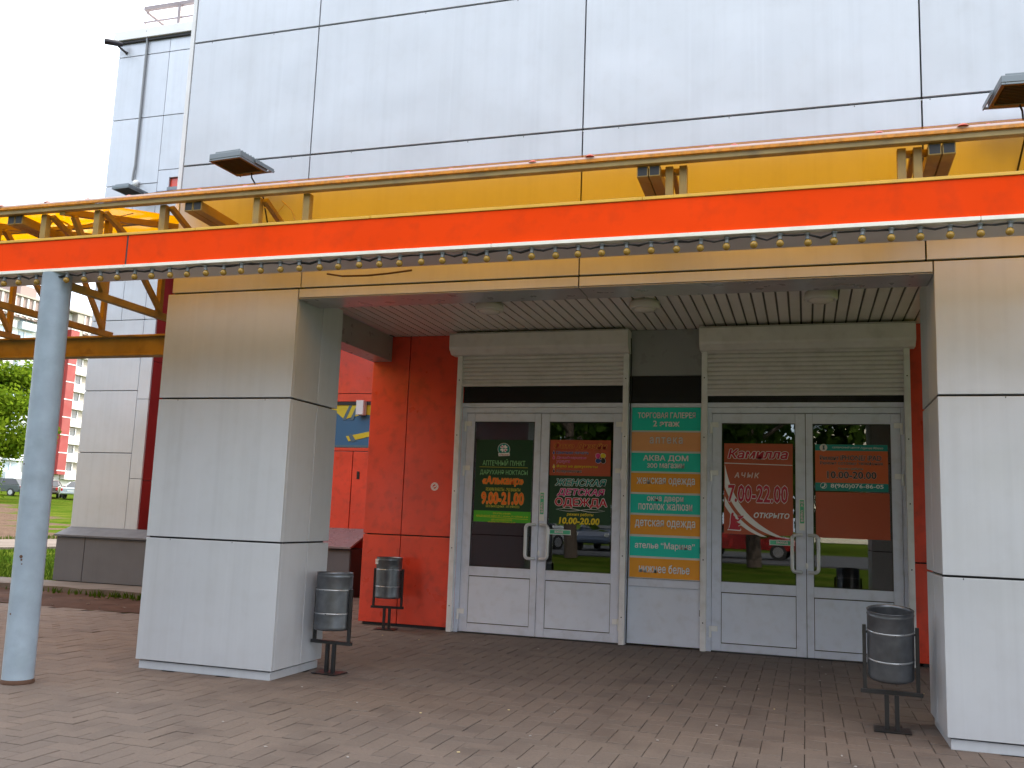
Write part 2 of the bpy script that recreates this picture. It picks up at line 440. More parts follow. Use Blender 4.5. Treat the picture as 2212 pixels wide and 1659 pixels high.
def text_verts(body, shear=0.0, spacing=1.0):
    cu = bpy.data.curves.new('lettering', 'FONT')
    cu.body = body; cu.size = 1; cu.offset = 0.004; cu.shear = shear; cu.space_character = spacing; cu.resolution_u = 2
    cu.align_x = 'LEFT'; cu.fill_mode = 'FRONT'
    ob = bpy.data.objects.new('lettering', cu); C.objects.link(ob)
    dg = bpy.context.evaluated_depsgraph_get()
    me = bpy.data.meshes.new_from_object(ob.evaluated_get(dg))
    vs = [v.co.copy() for v in me.vertices]; fs = [tuple(p.vertices) for p in me.polygons]
    bpy.data.objects.remove(ob); bpy.data.curves.remove(cu); bpy.data.meshes.remove(me)
    return vs, fs
def lettering(body, x0, x1, z0, z1, y, ink, parent, origin, bold=0.012, shear=0.0, outline=None, ow=0.03, name='lettering', vertical=False, spacing=1.0):
    """one line of letters fitted to a box in the x-z plane, facing -y. Weight and outline come from
    copies of the letters shifted a little, each a hair behind the other"""
    vs, fs = text_verts(body, shear, spacing)
    ax0, ax1 = min(v.x for v in vs), max(v.x for v in vs); ay0, ay1 = min(v.y for v in vs), max(v.y for v in vs)
    if vertical:   # reads upward
        sx = (z1 - z0) / (ax1 - ax0); sy = (x1 - x0) / (ay1 - ay0)
        fn = lambda v, yy, a=0, b=0: (x1 - (v.y + b - ay0) * sy, yy, z0 + (v.x + a - ax0) * sx)
    else:
        sx = (x1 - x0) / (ax1 - ax0); sy = (z1 - z0) / (ay1 - ay0)
        fn = lambda v, yy, a=0, b=0: (x0 + (v.x + a - ax0) * sx, yy, z0 + (v.y + b - ay0) * sy)
    mb = MB(); k = 0
    if outline:
        for q in range(8):
            r = bold + ow; a, b = r * math.cos(q * math.pi / 4), r * math.sin(q * math.pi / 4)
            mb.add([fn(v, y + .0009 - k * .00002, a, b) for v in vs], fs, outline); k += 1
    if bold > .006:
        for q in range(6):
            a, b = bold * math.cos(q * math.pi / 3), bold * math.sin(q * math.pi / 3)
            mb.add([fn(v, y + .0004 - q * .00002, a, b) for v in vs], fs, ink)
    mb.add([fn(v, y) for v in vs], fs, ink)
    return mb.build(name, parent, origin)

# ------------------------------------------------------------------ the shop building
RC = random.Random(77)
mat('clip_dark', (0.10, 0.10, 0.11), 0.6)
def clad(mb, xs, zs, y, th, mname, gx=0.010, gz=0.014, back=True):
    for i in range(len(xs) - 1):
        for j in range(len(zs) - 1):
            mb.box(xs[i] + gx / 2, y, zs[j] + gz / 2, xs[i + 1] - gx / 2, y + th, zs[j + 1] - gz / 2, mname)
    for j in range(1, len(zs) - 1):   # clip ends showing under the joints
        x = xs[0] + RC.uniform(.1, .5)
        while x < xs[-1] - .05:
            mb.box(x, y - .0008, zs[j] - gz / 2 - .013, x + .008, y + .004, zs[j] - gz / 2 - .001, 'clip_dark'); x += RC.uniform(.35, 1.1)
    if back: mb.box(xs[0] + .002, y + th + .004, zs[0] + .002, xs[-1] - .002, y + th + .03, zs[-1] - .002, 'panel_backing')
ZC = [2.951, 4.037, 5.126, 6.215, 7.304, 8.393, 9.482, 10.6]
XC = [0.03, 1.215, 3.427, 5.675, 7.92, 10.2, 12.4]
SHOP = thing('shop_building', 'shop front clad in pale grey panels over a deep red lined portico', 'building', (3.5, 0, 0))
K = local(SHOP, (3.5, 0, 0))
mb = MB(); clad(mb, XC, ZC, 0, .028, 'panel_grey')
for z in ZC[1:-1]:   # small folded lip under every horizontal joint
    mb.box(XC[0], .006, z - .013, XC[-1], .012, z - .0065, 'trim_white')
mb.build('wall_cladding', bevel=.003, **K)
MB().box(-.012, -.004, 3.62, .024, .06, 10.6, 'trim_white').build('corner_trim', bevel=.003, **K)
mb = MB(); mb.box(.02, .065, 3.42, 12.4, 16, 10.6, 'panel_grey'); mb.box(-.012, .07, 3.34, .018, 16, 10.6, 'panel_grey'); mb.build('side_wall', **K)
MB().box(-.05, -.03, 10.602, 12.5, 16.1, 10.75, 'trim_white').build('roof', **K)
# lintel over the portico
mb = MB(); clad(mb, [1.20, 3.427, 5.716], [2.87, 2.951], 0, .028, 'panel_grey', back=False)
mb.box(1.2, .033, 2.8735, 5.716, .06, 3.28, 'panel_backing')
mb.box(1.2, .002, 2.866, 3.424, .33, 2.872, 'soffit_grey'); mb.box(3.43, .002, 2.866, 5.716, .33, 2.872, 'soffit_grey')
mb.box(1.2, .31, 2.8735, 5.716, .33, 3.28, 'soffit_grey'); mb.build('lintel', bevel=.002, **K)
def pillar(x0, x1, yb):
    mb = MB(); zs = [.063, 1.0, 2.093, 2.951]
    clad(mb, [x0, x1], zs, 0, .03, 'panel_grey', gx=0)
    ym = yb * .55
    for j in range(3):
        a, b = zs[j] + .007, zs[j + 1] - .007
        for s in (0, 1):
            xa, xb = (x0, x0 + .03) if s == 0 else (x1 - .03, x1)
            mb.box(xa, .032, a, xb, ym - .004, b, 'panel_grey'); mb.box(xa, ym + .004, a, xb, yb, b, 'panel_grey')
        mb.box(x0 + .031, yb - .03, a, x1 - .031, yb, b, 'panel_grey')
    mb.box(x0 + .033, .07, .07, x1 - .033, yb - .033, 2.95, 'panel_backing')
    o = mb.build('pillar', bevel=.003, **K)
    p = MB().box(x0 + .02, .02, 0, x1 - .02, yb - .02, .060, 'panel_grey').build('plinth', o, (3.5, 0, 0), bevel=.003)
pillar(0.0, 1.195, .745)
pillar(5.719, 7.95, .78)
# portico ceiling of narrow slats
mb = MB(); x = .36
while x < 9.0:
    mb.box(x, .335, 3.300, x + .088, 3.62, 3.312, 'slat_white'); x += .106
mb.box(.345, .335, 3.318, 9.0, 3.62, 3.335, 'slat_gap')
mb.build('slatted_ceiling', **K)
mb = MB(); mb.box(.10, .75, 3.0, .34, 3.575, 3.298, 'soffit_grey'); mb.build('portico_beam', bevel=.004, **K)
# red lining at the back of the portico
mb = MB()
for (xa, xb) in ((.10, .5635), (.5735, 1.30)):
    for (za, zb) in ((.035, 1.003), (1.017, 3.296)): mb.box(xa, 3.58, za, xb, 3.61, zb, 'panel_red')
mb.box(.10, 3.615, .035, .13, 7.0, 3.296, 'panel_red'); mb.box(.135, 3.613, .0, 1.24, 3.66, 3.33, 'panel_backing')
mb.build('red_wall', bevel=.003, **K)
mb = MB()
for (za, zb) in ((.035, .957), (.971, 3.296)): mb.box(5.90, 3.58, za, 7.3, 3.61, zb, 'panel_red')
mb.box(5.98, 3.613, 0, 7.3, 3.66, 3.33, 'panel_backing')
mb.build('red_wall', bevel=.003, **K)
# dim hall behind the doors
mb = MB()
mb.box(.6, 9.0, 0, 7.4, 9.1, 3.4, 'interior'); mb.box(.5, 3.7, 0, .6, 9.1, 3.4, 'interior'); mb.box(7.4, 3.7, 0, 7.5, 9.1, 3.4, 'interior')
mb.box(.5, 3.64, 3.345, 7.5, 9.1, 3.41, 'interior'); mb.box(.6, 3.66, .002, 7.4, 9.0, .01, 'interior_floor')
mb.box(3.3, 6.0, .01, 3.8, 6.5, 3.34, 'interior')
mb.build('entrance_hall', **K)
# infill bay between the two doorways
mb = MB()
mb.box(3.15, 3.56, 2.80, 3.93, 3.59, 3.298, 'soffit_grey')
mb.box(3.15, 3.56, 2.505, 3.93, 3.59, 2.795, 'black_panel')
mb.box(3.15, 3.545, 2.462, 3.93, 3.6, 2.503, 'door_alu')
mb.box(3.15, 3.545, .60, 3.93, 3.6, .676, 'door_alu'); mb.box(3.15, 3.562, .02, 3.93, 3.6, .598, 'door_infill')
mb.box(3.15, 3.57, .68, 3.93, 3.6, 2.46, 'door_alu')
mb.build('infill_panel', bevel=.002, **K)

# ------------------------------------------------------------------ wing of the building at the left, set back
WING = thing('wing_building', 'tall pale grey panelled wing set back at the left with red recess', 'building', (-5, 5.4, 0))
K = local(WING, (-5, 5.4, 0))
mb = MB()
clad(mb, [-5.70, -4.71], [.87, 2.0, 2.95, 4.05], 5.4, .03, 'panel_grey', gx=.008, gz=.012)
clad(mb, [-4.71, -4.49], [.87, 1.62, 2.82, 4.05], 5.4, .03, 'panel_grey', gx=.008, gz=.008)
clad(mb, [-5.70, -5.14, -4.71], [4.05, 5.15, 6.24, 7.35, 8.43, 8.70], 5.4, .03, 'panel_grey', gx=.008, gz=.012)
clad(mb, [-4.71, -4.49], [4.05, 5.15, 6.09], 5.4, .03, 'panel_grey', gx=.008)
clad(mb, [-4.71, -4.0], [6.44, 7.35, 8.43, 8.70], 5.4, .03, 'panel_grey', gx=.008, gz=.012)
mb.box(-4.706, 5.4, 6.096, -4.495, 5.43, 6.436, 'panel_grey'); mb.box(-4.32, 5.4, 6.096, -4.0, 5.43, 6.436, 'panel_grey')
mb.box(-4.495, 5.4, 6.31, -4.32, 5.43, 6.436, 'panel_grey')
clad(mb, [-4.49, -3.2, -1.6, .018], [5.15, 6.09], 5.4, .03, 'panel_grey', gx=.008)
clad(mb, [-4.0, -2.4, -.8, .018], [6.096, 7.35, 8.43, 8.70], 5.4, .03, 'panel_grey', gx=.008)
mb.box(-5.70, 5.47, .02, -4.53, 18, 8.69, 'panel_grey'); mb.box(-4.52, 5.47, 5.16, 0, 18, 8.69, 'panel_grey')
mb.build('wall_cladding', bevel=.003, **K)
mb = MB()
for (za, zb) in ((.02, 1.6), (1.606, 3.4), (3.406, 5.14)): mb.box(-4.522, 5.434, za, -4.49, 7.0, zb, 'panel_red_shaded')
for (xa, xb) in ((-4.48, -2.31), (-2.30, .09)):
    mb.box(xa, 7.0, 3.115, xb, 7.03, 5.14, 'panel_red'); mb.box(xa, 7.0, 2.985, xb, 7.03, 3.105, 'panel_red')
mb.box(-4.48, 7.0, .02, -2.36, 7.03, 2.98, 'panel_red'); mb.box(-1.53, 7.0, .02, .09, 7.03, 2.98, 'panel_red')
mb.box(-2.355, 7.0, 2.20, -1.535, 7.03, 2.25, 'panel_red')
mb.box(-4.5, 7.045, 0, .1, 7.09, 5.16, 'panel_backing')
mb.build('red_recess', bevel=.003, **K)
mb = MB(); mb.box(-5.78, 5.33, 8.70, .0, 18, 8.86, 'trim_white'); mb.box(-5.74, 5.36, 8.655, 0, 5.4, 8.697, 'panel_backing'); mb.build('cornice', bevel=.006, **K)
mb = MB(); mb.box(-4.495, 5.44, 6.15, -4.32, 5.46, 6.305, 'panel_red'); mb.box(-4.51, 5.385, 6.097, -4.315, 5.43, 6.148, 'flood_body'); mb.build('vent', **K)
mb = MB()
mb.hexa([(-5.65, 5.1, .10), (-5.14, 5.1, .10), (-5.14, 5.4, .10), (-5.65, 5.4, .10), (-5.65, 5.1, .735), (-5.14, 5.1, .735), (-5.14, 5.4, .735), (-5.65, 5.4, .735)], 'plinth_grey')
mb.box(-5.128, 5.1, .10, -2.6, 5.4, .735, 'plinth_grey'); mb.box(-5.6, 5.12, .04, -2.6, 5.4, .098, 'panel_backing')
mb.hexa([(-5.68, 5.07, .738), (-2.6, 5.07, .738), (-2.6, 5.398, .85), (-5.70, 5.398, .85), (-5.68, 5.07, .765), (-2.6, 5.07, .765), (-2.6, 5.398, .878), (-5.70, 5.398, .878)], 'plinth_grey')
mb.build('plinth', bevel=.003, **K)
mb = MB()
mb.box(-2.55, 6.35, .0, -1.47, 6.98, .70, 'plinth_grey'); mb.box(-1.468, 6.36, .0, -1.455, 6.98, .70, 'panel_backing')
mb.hexa([(-2.55, 6.3, .705), (-1.44, 6.3, .705), (-1.44, 6.995, .96), (-2.55, 6.995, .96), (-2.55, 6.3, .735), (-1.44, 6.3, .735), (-1.44, 6.995, .995), (-2.55, 6.995, .995)], 'plinth_cap')
mb.build('side_plinth', bevel=.003, **K)
# red service door and painted window in the recess
mb = MB(); mb.box(-2.355, 7.005, .02, -1.86, 7.03, 2.19, 'panel_red'); mb.box(-1.845, 7.0, .02, -1.535, 7.03, 2.19, 'panel_red')
d = mb.build('service_door', bevel=.004, **K)
MB().box(-1.76, 6.985, 1.76, -1.715, 7.0, 1.88, 'black_plastic').build('lock', d, (-5, 5.4, 0), bevel=.004)
mb = MB(); mb.box(-2.355, 7.02, 2.255, -1.535, 7.04, 2.975, 'graffiti_blue')
w = mb.build('painted_window', **K)
MB().box(-2.355, 6.995, 2.93, -1.535, 7.018, 2.978, 'panel_backing').build('window_head', w, (-5, 5.4, 0))
MB().box(-2.355, 6.995, 2.255, -1.535, 7.018, 2.29, 'graffiti_slate').build('window_sill', w, (-5, 5.4, 0))
mb = MB(); y = 7.012
mb.poly([(-2.3, 2.93), (-1.54, 2.93), (-1.54, 2.76), (-1.7, 2.78), (-1.9, 2.74), (-2.05, 2.70), (-2.18, 2.80), (-2.3, 2.86)], y, .006, 'graffiti_yellow')
for k in range(2):
    x = -2.05 + k * .13
    mb.poly([(x - .03, 2.69), (x + .03, 2.69), (x + .13, 2.925), (x + .08, 2.925)], y - .003, .003, 'graffiti_slate')
mb.poly([(-2.0, 2.43), (-1.54, 2.52), (-1.54, 2.44), (-1.95, 2.35)], y, .006, 'graffiti_yellow')
mb.poly([(-1.90, 2.34), (-1.82, 2.36), (-1.9, 2.47), (-1.96, 2.455)], y - .003, .003, 'graffiti_slate')
mb.build('painting', w, (-5, 5.4, 0))
o = MB().box(-1.79, 6.88, 2.76, -1.66, 7.0, 2.99, 'trim_white').build('meter_box', None, (-1.72, 6.94, 2.76), bevel=.008)
tag(o, 'small white box on the red recess wall beside the painted window', 'box')

# roof guardrail, cable conduit and camera on the wing
G = thing('roof_guardrail', 'rusty steel guardrail on the flat roof of the set back wing', 'railing', (-5.3, 5.45, 8.86))
K = local(G, (-5.3, 5.45, 8.86))
for z, w in ((9.265, .06), (9.03, .022)):
    mb = MB(); mb.bar((-5.31, 5.45, z), (-1, 5.45, z), w, w, 'rail_metal'); mb.bar((-5.31, 5.45 + w, z), (-5.31, 15, z), w, w, 'rail_metal'); mb.build('rail', **K)
for (x, y) in ((-4.62, 5.45), (-3.2, 5.45), (-5.31, 9.0), (-5.31, 12.5)):
    MB().bar((x, y, 8.86), (x, y, 9.235), .055, .055, 'rail_metal').build('post', **K)
mb = MB(); mb.tube([(-5.14, 5.36, 8.87), (-5.14, 5.345, 8.80), (-5.14, 5.375, 8.6), (-5.14, 5.375, 6.55), (-5.15, 5.37, 6.45), (-5.16, 5.37, 6.3)], .018, 'cable_grey')
o = mb.build('cable_conduit', None, (-5.14, 5.37, 6.3)); tag(o, 'grey vertical cable conduit on the set back wing', 'conduit')
mb = MB(); mb.lathe([(.0, 0), (.05, 0), (.05, .05), (.0, .05)], 'trim_white', 12, (0, 0, 0)); 
o = mb.build('junction_box', None, (0, 0, 0)); o.rotation_euler = (R(90), 0, 0); o.location = (-5.09, 5.4, 6.25); tag(o, 'small round white junction box at the foot of the grey conduit', 'junction box')
G = thing('security_camera', 'dark bullet camera under the roof edge of the wing', 'camera', (-5.55, 5.4, 8.50))
K = local(G, (-5.55, 5.4, 8.50))
mb = MB(); mb.tube([(-5.54, 5.4, 8.50), (-5.56, 5.37, 8.515), (-5.63, 5.28, 8.58)], [.03, .018, .016], 'black_plastic'); mb.build('mount', **K)
mb = MB(); mb.tube([(-5.58, 5.32, 8.615), (-5.62, 5.24, 8.60), (-5.72, 5.10, 8.575), (-5.73, 5.09, 8.573)], [.035, .045, .048, .04], 'black_plastic', 12); mb.build('camera_body', **K)

# ------------------------------------------------------------------ flood lamps
def flood(name, label, loc, tilt, rz, wire_to, sx=1.0):
    t = thing(name, label, 'flood lamp', loc, rz, 'flood lamps on the facade')
    # local frame: wall behind (+y), lamp reaches out toward -y, glass faces down and out
    rot = Matrix.Rotation(R(tilt), 4, 'X')
    def put(mb, nm, bevel=0.0):
        mb.v = [tuple(rot @ Vector(p)) for p in mb.v]; return mb.build(nm, t, bevel=bevel)
    w, l = .165 * sx, .165
    mb = MB(); mb.box(-w, -l, 0, w, l, .045, 'flood_body')
    for k in range(9): mb.box(-w * .8, -l * .8 + k * l * .2 - .005, .045, w * .8, -l * .8 + k * l * .2 + .005, .07, 'flood_body')
    put(mb, 'housing', .006)
    mb = MB()
    for a in ((-w, -l, -w + .022, l), (w - .022, -l, w, l), (-w + .022, -l, w - .022, -l + .022), (-w + .022, l - .045, w - .022, l)): mb.box(a[0], a[1], -.014, a[2], a[3], -.0005, 'flood_body')
    put(mb, 'bezel', .003)
    mb = MB(); mb.box(-w + .02, -l + .02, -.006, w - .02, l - .044, -.001, 'flood_glass')
    for k in range(12):
        y = -l + .03 + k * (2 * l - .08) / 12; mb.box(-w + .03, y, -.010, w - .03, y + .004, -.006, 'clip_dark')
    put(mb, 'lens')
    mb = MB(); mb.bar((-w - .012, 0, .02), (-w - .012, l + .06, .02), .006, .03, 'flood_body'); mb.bar((w + .012, 0, .02), (w + .012, l + .06, .02), .006, .03, 'flood_body')
    mb.bar((-w - .012, l + .06, .02), (w + .012, l + .06, .02), .03, .006, 'flood_body'); put(mb, 'bracket')
    mb = MB(); p = rot @ Vector((.02, l - .03, -.015)); q = Vector(wire_to)
    mb.tube([p, p + Vector((.01, -.01, -.04)), (p + q) / 2 + Vector((.035, .0, .0)), q], .006, 'cable_black', 6); mb.build('wire', t)
    return t
flood('flood_lamp', 'dark flood lamp with cracked black face above the left pillar', (.80, -.335, 3.852), 0, R(-5), (.06, .32, -.36), .88)
flood('flood_lamp', 'dark flood lamp with ribbed face cut by the right picture edge', (6.185, -.335, 3.857), 0, R(3), (.04, .32, -.36), .92)
flood('flood_lamp', 'small flood lamp with pale lens high on the set back wing', (-4.95, 5.06, 6.0), 0, R(-4), (-.1, .30, .25), 1.0)

# ------------------------------------------------------------------ entrance canopy
CAN = thing('entrance_canopy', 'long yellow steel canopy with orange fascia and amber plastic roof', 'canopy', (2, -.95, 2.89))
K = local(CAN, (2, -.95, 2.89))
XL, XR = -9.0, 9.0
def fascia_piece(xa, xb):
    mb = MB(); mb.box(xa, -.95, 2.917, xb, -.925, 3.131, 'fascia_orange')
    for k in range(1, 10): pass
    mb.build('fascia_panel', bevel=.002, **K)
fascia_piece(XL, .362); fascia_piece(.376, XR)
mb = MB()
for (xa, xb) in ((XL, .93), (.934, 2.26), (2.264, 4.03), (4.034, XR)): mb.box(xa, -.958, 3.133, xb, -.91, 3.152, 'fascia_yellow')
mb.build('top_trim', bevel=.002, **K)
mb = MB()
for (xa, xb) in ((XL, .36), (.363, 3.1), (3.103, 5.83), (5.833, XR)): mb.box(xa, -.965, 2.892, xb, -.91, 2.915, 'fascia_white')
mb.build('bottom_trim', bevel=.002, **K)
mb = MB(); mb.box(XL, -.905, 2.893, XR, -.635, 2.906, 'soffit_strip'); mb.box(XL, -.66, 2.907, XR, -.635, 3.0, 'soffit_strip'); mb.box(.362, -.948, 2.92, .376, -.926, 3.13, 'panel_backing'); mb.build('soffit_board', **K)
MB().bar((XL, -.925, 3.374), (XR, -.925, 3.374), .05, .032, 'beam_grey').build('edge_beam', bevel=.003, **K)
# plastic roof: over the walk it rises gently, in front of the wall it is steeper and stops short of the panels
mb = MB()
def sheet(x0, x1, y0, z0, y1, z1, t=.012):
    mb.add([(x0, y0, z0 + t), (x1, y0, z0 + t), (x1, y1, z1 + t), (x0, y1, z1 + t)], [(0, 1, 2, 3)], 'polycarb')
sheet(XL, -.03, -.955, 3.392, 1.8, 4.01)
sheet(-.025, XR, -.955, 3.392, -.035, 3.815)
mb.build('roof_sheet', **K)
mb = MB()
n = 0; x = XL
mb.box(XL, -.965, 3.3905, XR, -.945, 3.410, 'edge_orange'); 
mb.build('edge_profile', bevel=.002, **K)
mb = MB(); mb.box(XL, -.963, 3.4105, XR, -.945, 3.424, 'ink_rosewhite'); mb.build('edge_sheen', bevel=.003, **K)  # pale pink strip paints the sky reflection along the sheet edge
rnd = random.Random(3)
x = -3.0
while x < 7.2:
    mb = MB(); mb.lathe([(.0, .016), (.012, .015), (.024, .008), (.03, 0)], 'washer_red', 10, (x, -.945 + rnd.uniform(-.015, .03), 3.420 + rnd.uniform(0, .006)))
    mb.build('washer', **K); x += rnd.choice((.13, .30, .42, .36))
# steel under the roof
def post(p, q, w=.05, name='post', m='truss_yellow'): MB().bar(p, q, w, w, m).build(name, bevel=.003, **K)
XT = [-.26, -1.37, -2.48, -3.59, -4.7]
def roofz(y): return 3.36 + (y + .95) * .225
for i, x in enumerate(XT):
    MB().bar((x, -.85, 2.83), (x, .95, 2.83), .05, .055, 'truss_yellow').build('bottom_chord', bevel=.003, **K)
    MB().bar((x, -.93, roofz(-.93) - .01), (x, 1.75, roofz(1.75) - .01), .05, .05, 'truss_yellow').build('rafter', bevel=.003, **K)
    ys = [-.45, .22, .82]
    for k, y in enumerate(ys):
        post((x, y, 2.858), (x, y, roofz(y) - .03), .045)
        ya = -.88 if k == 0 else ys[k - 1]
        post((x + .03, ya + .04, roofz(ya) - .03), (x + .03, y - .03, 2.87), .04, 'brace')
for y in (.1, 1.0): MB().bar((XL, y, roofz(y) + .015), (-.2, y, roofz(y) + .015), .04, .03, 'truss_yellow').build('purlin', **K)
mb = MB(); mb.box(XL, .94, 2.64, -.08, .953, 2.80, 'truss_yellow'); mb.box(XL, .89, 2.62, -.08, 1.01, 2.638, 'truss_yellow'); mb.box(XL, .89, 2.802, -.08, 1.01, 2.82, 'truss_yellow')
mb.build('cross_beam', bevel=.003, **K)
# twin tubes that carry the roof off the wall, with their posts and braces
def bracket(x, full):
    for s in (-.036, .036):
        mb = MB(); mb.bar((x + s, -.92, 3.322), (x + s, -.02, 3.285), .066, .066, 'truss_yellow')
        p = mb.build('wall_strut', bevel=.002, **K)
        MB().box(x + s - .027, -.9225, 3.296, x + s + .027, -.9205, 3.349, 'gasket').build('hollow_shade', p, (2, -.95, 2.89))  # black plate stands in for the shade inside the hollow tube
    if not full: return
    s = full
    for o in (.118, .20): post((x + s * o, -.86, 3.14), (x + s * o, -.86, 3.357), .046)
    post((x + s * .135, -.84, 3.345), (x + s * .165, -.40, 3.12), .03, 'brace')
    q = sorted((x + s * .05, x + s * .21))
    MB().hexa([(q[0], -.84, 3.315), (q[1], -.84, 3.315), (q[1], -.83, 3.315), (q[0], -.83, 3.315), (q[0], -.84, 3.357), (q[1], -.84, 3.357), (q[1], -.83, 3.357), (q[0], -.83, 3.357)], 'truss_yellow').build('gusset', **K)
for x, full in ((-2.28, 0), (-.70, 0), (.87, 0), (4.06, 1), (5.66, -1), (7.3, 0)): bracket(x, full)
for x in (-2.9, -1.9, -1.2, -.446, .036, .605, 1.37, 1.755):
    post((x, -.88, 3.14), (x, -.88, 3.357), .05)
    if x < 1.5: post((x + .045, -.87, 3.345), (x + .07, -.38, 3.10), .036, 'brace')
# steel column, leaning very slightly
mb = MB(); n = 40; v = []
for z, r in ((0, .105), (.012, .102), (.9, .102), (1.9, .102), (2.8925, .102)):
    for k in range(n): v.append((-.258 - .012 * z + r * math.cos(2 * math.pi * k / n), -.871 + r * math.sin(2 * math.pi * k / n), z))
mb.add(v, [(i * n + k, i * n + (k + 1) % n, (i + 1) * n + (k + 1) % n, (i + 1) * n + k) for i in range(4) for k in range(n)], 'column_blue', True)
o = mb.build('steel_column', None, (-.258, -.871, 0)); tag(o, 'round pale blue steel column holding up the canopy at left', 'column')
mb = MB()
for (a, z, r) in ((-1.35, .86, .012), (-1.3, .838, .007), (-1.75, .47, .007), (-1.95, 1.5, .007), (-1.25, .81, .005)):
    c, sn = math.cos(a), math.sin(a); cx = -.258 - .012 * z
    mb.tube([(cx + .098 * c, -.871 + .098 * sn, z), (cx + .1035 * c, -.871 + .1035 * sn, z)], r, 'rust', 8)
mb.lathe([(.106, .0), (.109, .012), (.1025, .03)], 'rust', 30, (-.258, -.871, 0))
mb.build('rust_spot', o, (-.258, -.871, 0))
# lamp string under the fascia
ST = thing('lamp_string', 'string of amber globe bulbs hung under the white edge of the canopy', 'string lights', (2, -.93, 2.88))
K = local(ST, (2, -.93, 2.88))
rnd = random.Random(11)
N0 = 62; xs = [-2.9 + .1455 * i for i in range(N0)]
pts = []
for i in range(N0):
    pts.append((xs[i], -.935, 2.876 + rnd.uniform(-.004, .004))); pts.append((xs[i] + .073, -.935 + rnd.uniform(-.01, .01), 2.868 + rnd.uniform(-.012, .012)))
mb = MB(); mb.tube(pts, .005, 'cable_black', 6)
pts2 = [(p[0], p[1] + .012, p[2] + rnd.uniform(-.006, .008)) for p in pts]; mb.tube(pts2, .004, 'cable_black', 6); mb.build('cable', **K)
def bulb_meshes():
    s = MB(); s.lathe([(0, .004), (.019, .004), (.019, 0), (.012, -.004), (.012, -.024), (.0135, -.025), (.0135, -.029), (0, -.029)], 'socket_grey', 12)
    b = MB(); b.lathe([(.009, -.028), (.010, -.031)] + [(.0215 * math.sin(t), -.049 - .0215 * math.cos(math.pi - t) * 1) for t in [R(a) for a in (28, 45, 62, 80, 95, 112, 130, 150, 165, 180)]], 'bulb_amber', 16)
    return s, b
s, b = bulb_meshes()
b0 = b.build('bulb', ST); s0 = s.build('socket', b0)
for i in range(N0):
    if i == 0: bb, ss = b0, s0
    else:
        bb = b0.copy(); C.objects.link(bb); bb.parent = ST
        ss = s0.copy(); C.objects.link(ss); ss.parent = bb
    bb.location = (xs[i] - 2, -.005 + rnd.uniform(-.006, .006), -.002); bb.rotation_euler = (rnd.uniform(-.12, .12), rnd.uniform(-.12, .12), rnd.uniform(0, 6))
mb = MB(); mb.tube([(1.72, -.5, 2.91), (1.85, -.52, 2.882), (2.05, -.52, 2.878), (2.2, -.52, 2.885), (2.38, -.52, 2.90)], .007, 'rust', 6)
o = mb.build('loose_cable', None, (2.0, -.52, 2.88)); tag(o, 'dark red cable sagging below the grey canopy soffit', 'cable')
mb = MB(); mb.tube([(1.5, -.8, 3.36), (1.56, -.76, 3.30), (1.585, -.74, 3.22), (1.66, -.72, 3.18), (1.72, -.72, 3.17)], .004, 'twig', 6); mb.tube([(1.3, -.7, 3.36), (1.42, -.72, 3.30), (1.5, -.75, 3.36)], .003, 'twig', 6)
o = mb.build('dangling_wire', None, (1.5, -.76, 3.2)); tag(o, 'thin pale wire curling down beside a yellow canopy post', 'wire')
mb = MB()
ring = [(-.62 + .13 * math.cos(a), -.6 + .02 * math.sin(3 * a), 3.31 + .10 * math.sin(a)) for a in [2 * math.pi * k / 24 for k in range(60)]]
mb.tube([Vector(p) + Vector((0, .006 * (k // 24), .004 * (k // 24))) for k, p in enumerate(ring)], .0035, 'cable_tan', 6); mb.tube([(-.5, -.6, 3.34), (-.1, -.6, 3.40), (.05, -.55, 3.45)], .0035, 'cable_tan', 6)
o = mb.build('cable_coil', None, (-.62, -.6, 3.2)); tag(o, 'pale cable coiled among the yellow truss bars above the orange fascia', 'cable')

# ------------------------------------------------------------------ portico lamps
def ceiling_lamp(loc, label, first=None):
    if first: t = copy_tree(first); t.location = loc; t['label'] = label; return t
    t = thing('ceiling_lamp', label, 'ceiling lamp', loc, 0, 'round lamps on the portico ceiling')
    mb = MB(); mb.lathe([(.0, 0), (.12, 0), (.12, -.012), (.138, -.014), (.140, -.066), (.134, -.078), (.108, -.080), (.106, -.074)], 'lamp_white', 36); mb.build('ring', t)
    mb = MB(); mb.lathe([(.107, -.072), (.102, -.086), (.08, -.096), (.045, -.102), (.0, -.104)], 'lamp_glass', 36); mb.build('diffuser', t)
    mb = MB(); mb.box(-.06, -.05, -.002, .06, .05, .0, 'gasket'); mb.build('backplate', t)
    return t
L1 = ceiling_lamp((2.03, 2.12, 3.298), 'round white ceiling lamp over the doors with the green posters')
ceiling_lamp((3.52, 2.24, 3.298), 'round white ceiling lamp in front of the striped directory', L1)
ceiling_lamp((5.08, 2.12, 3.298), 'round white ceiling lamp over the doors with the brown posters', L1)

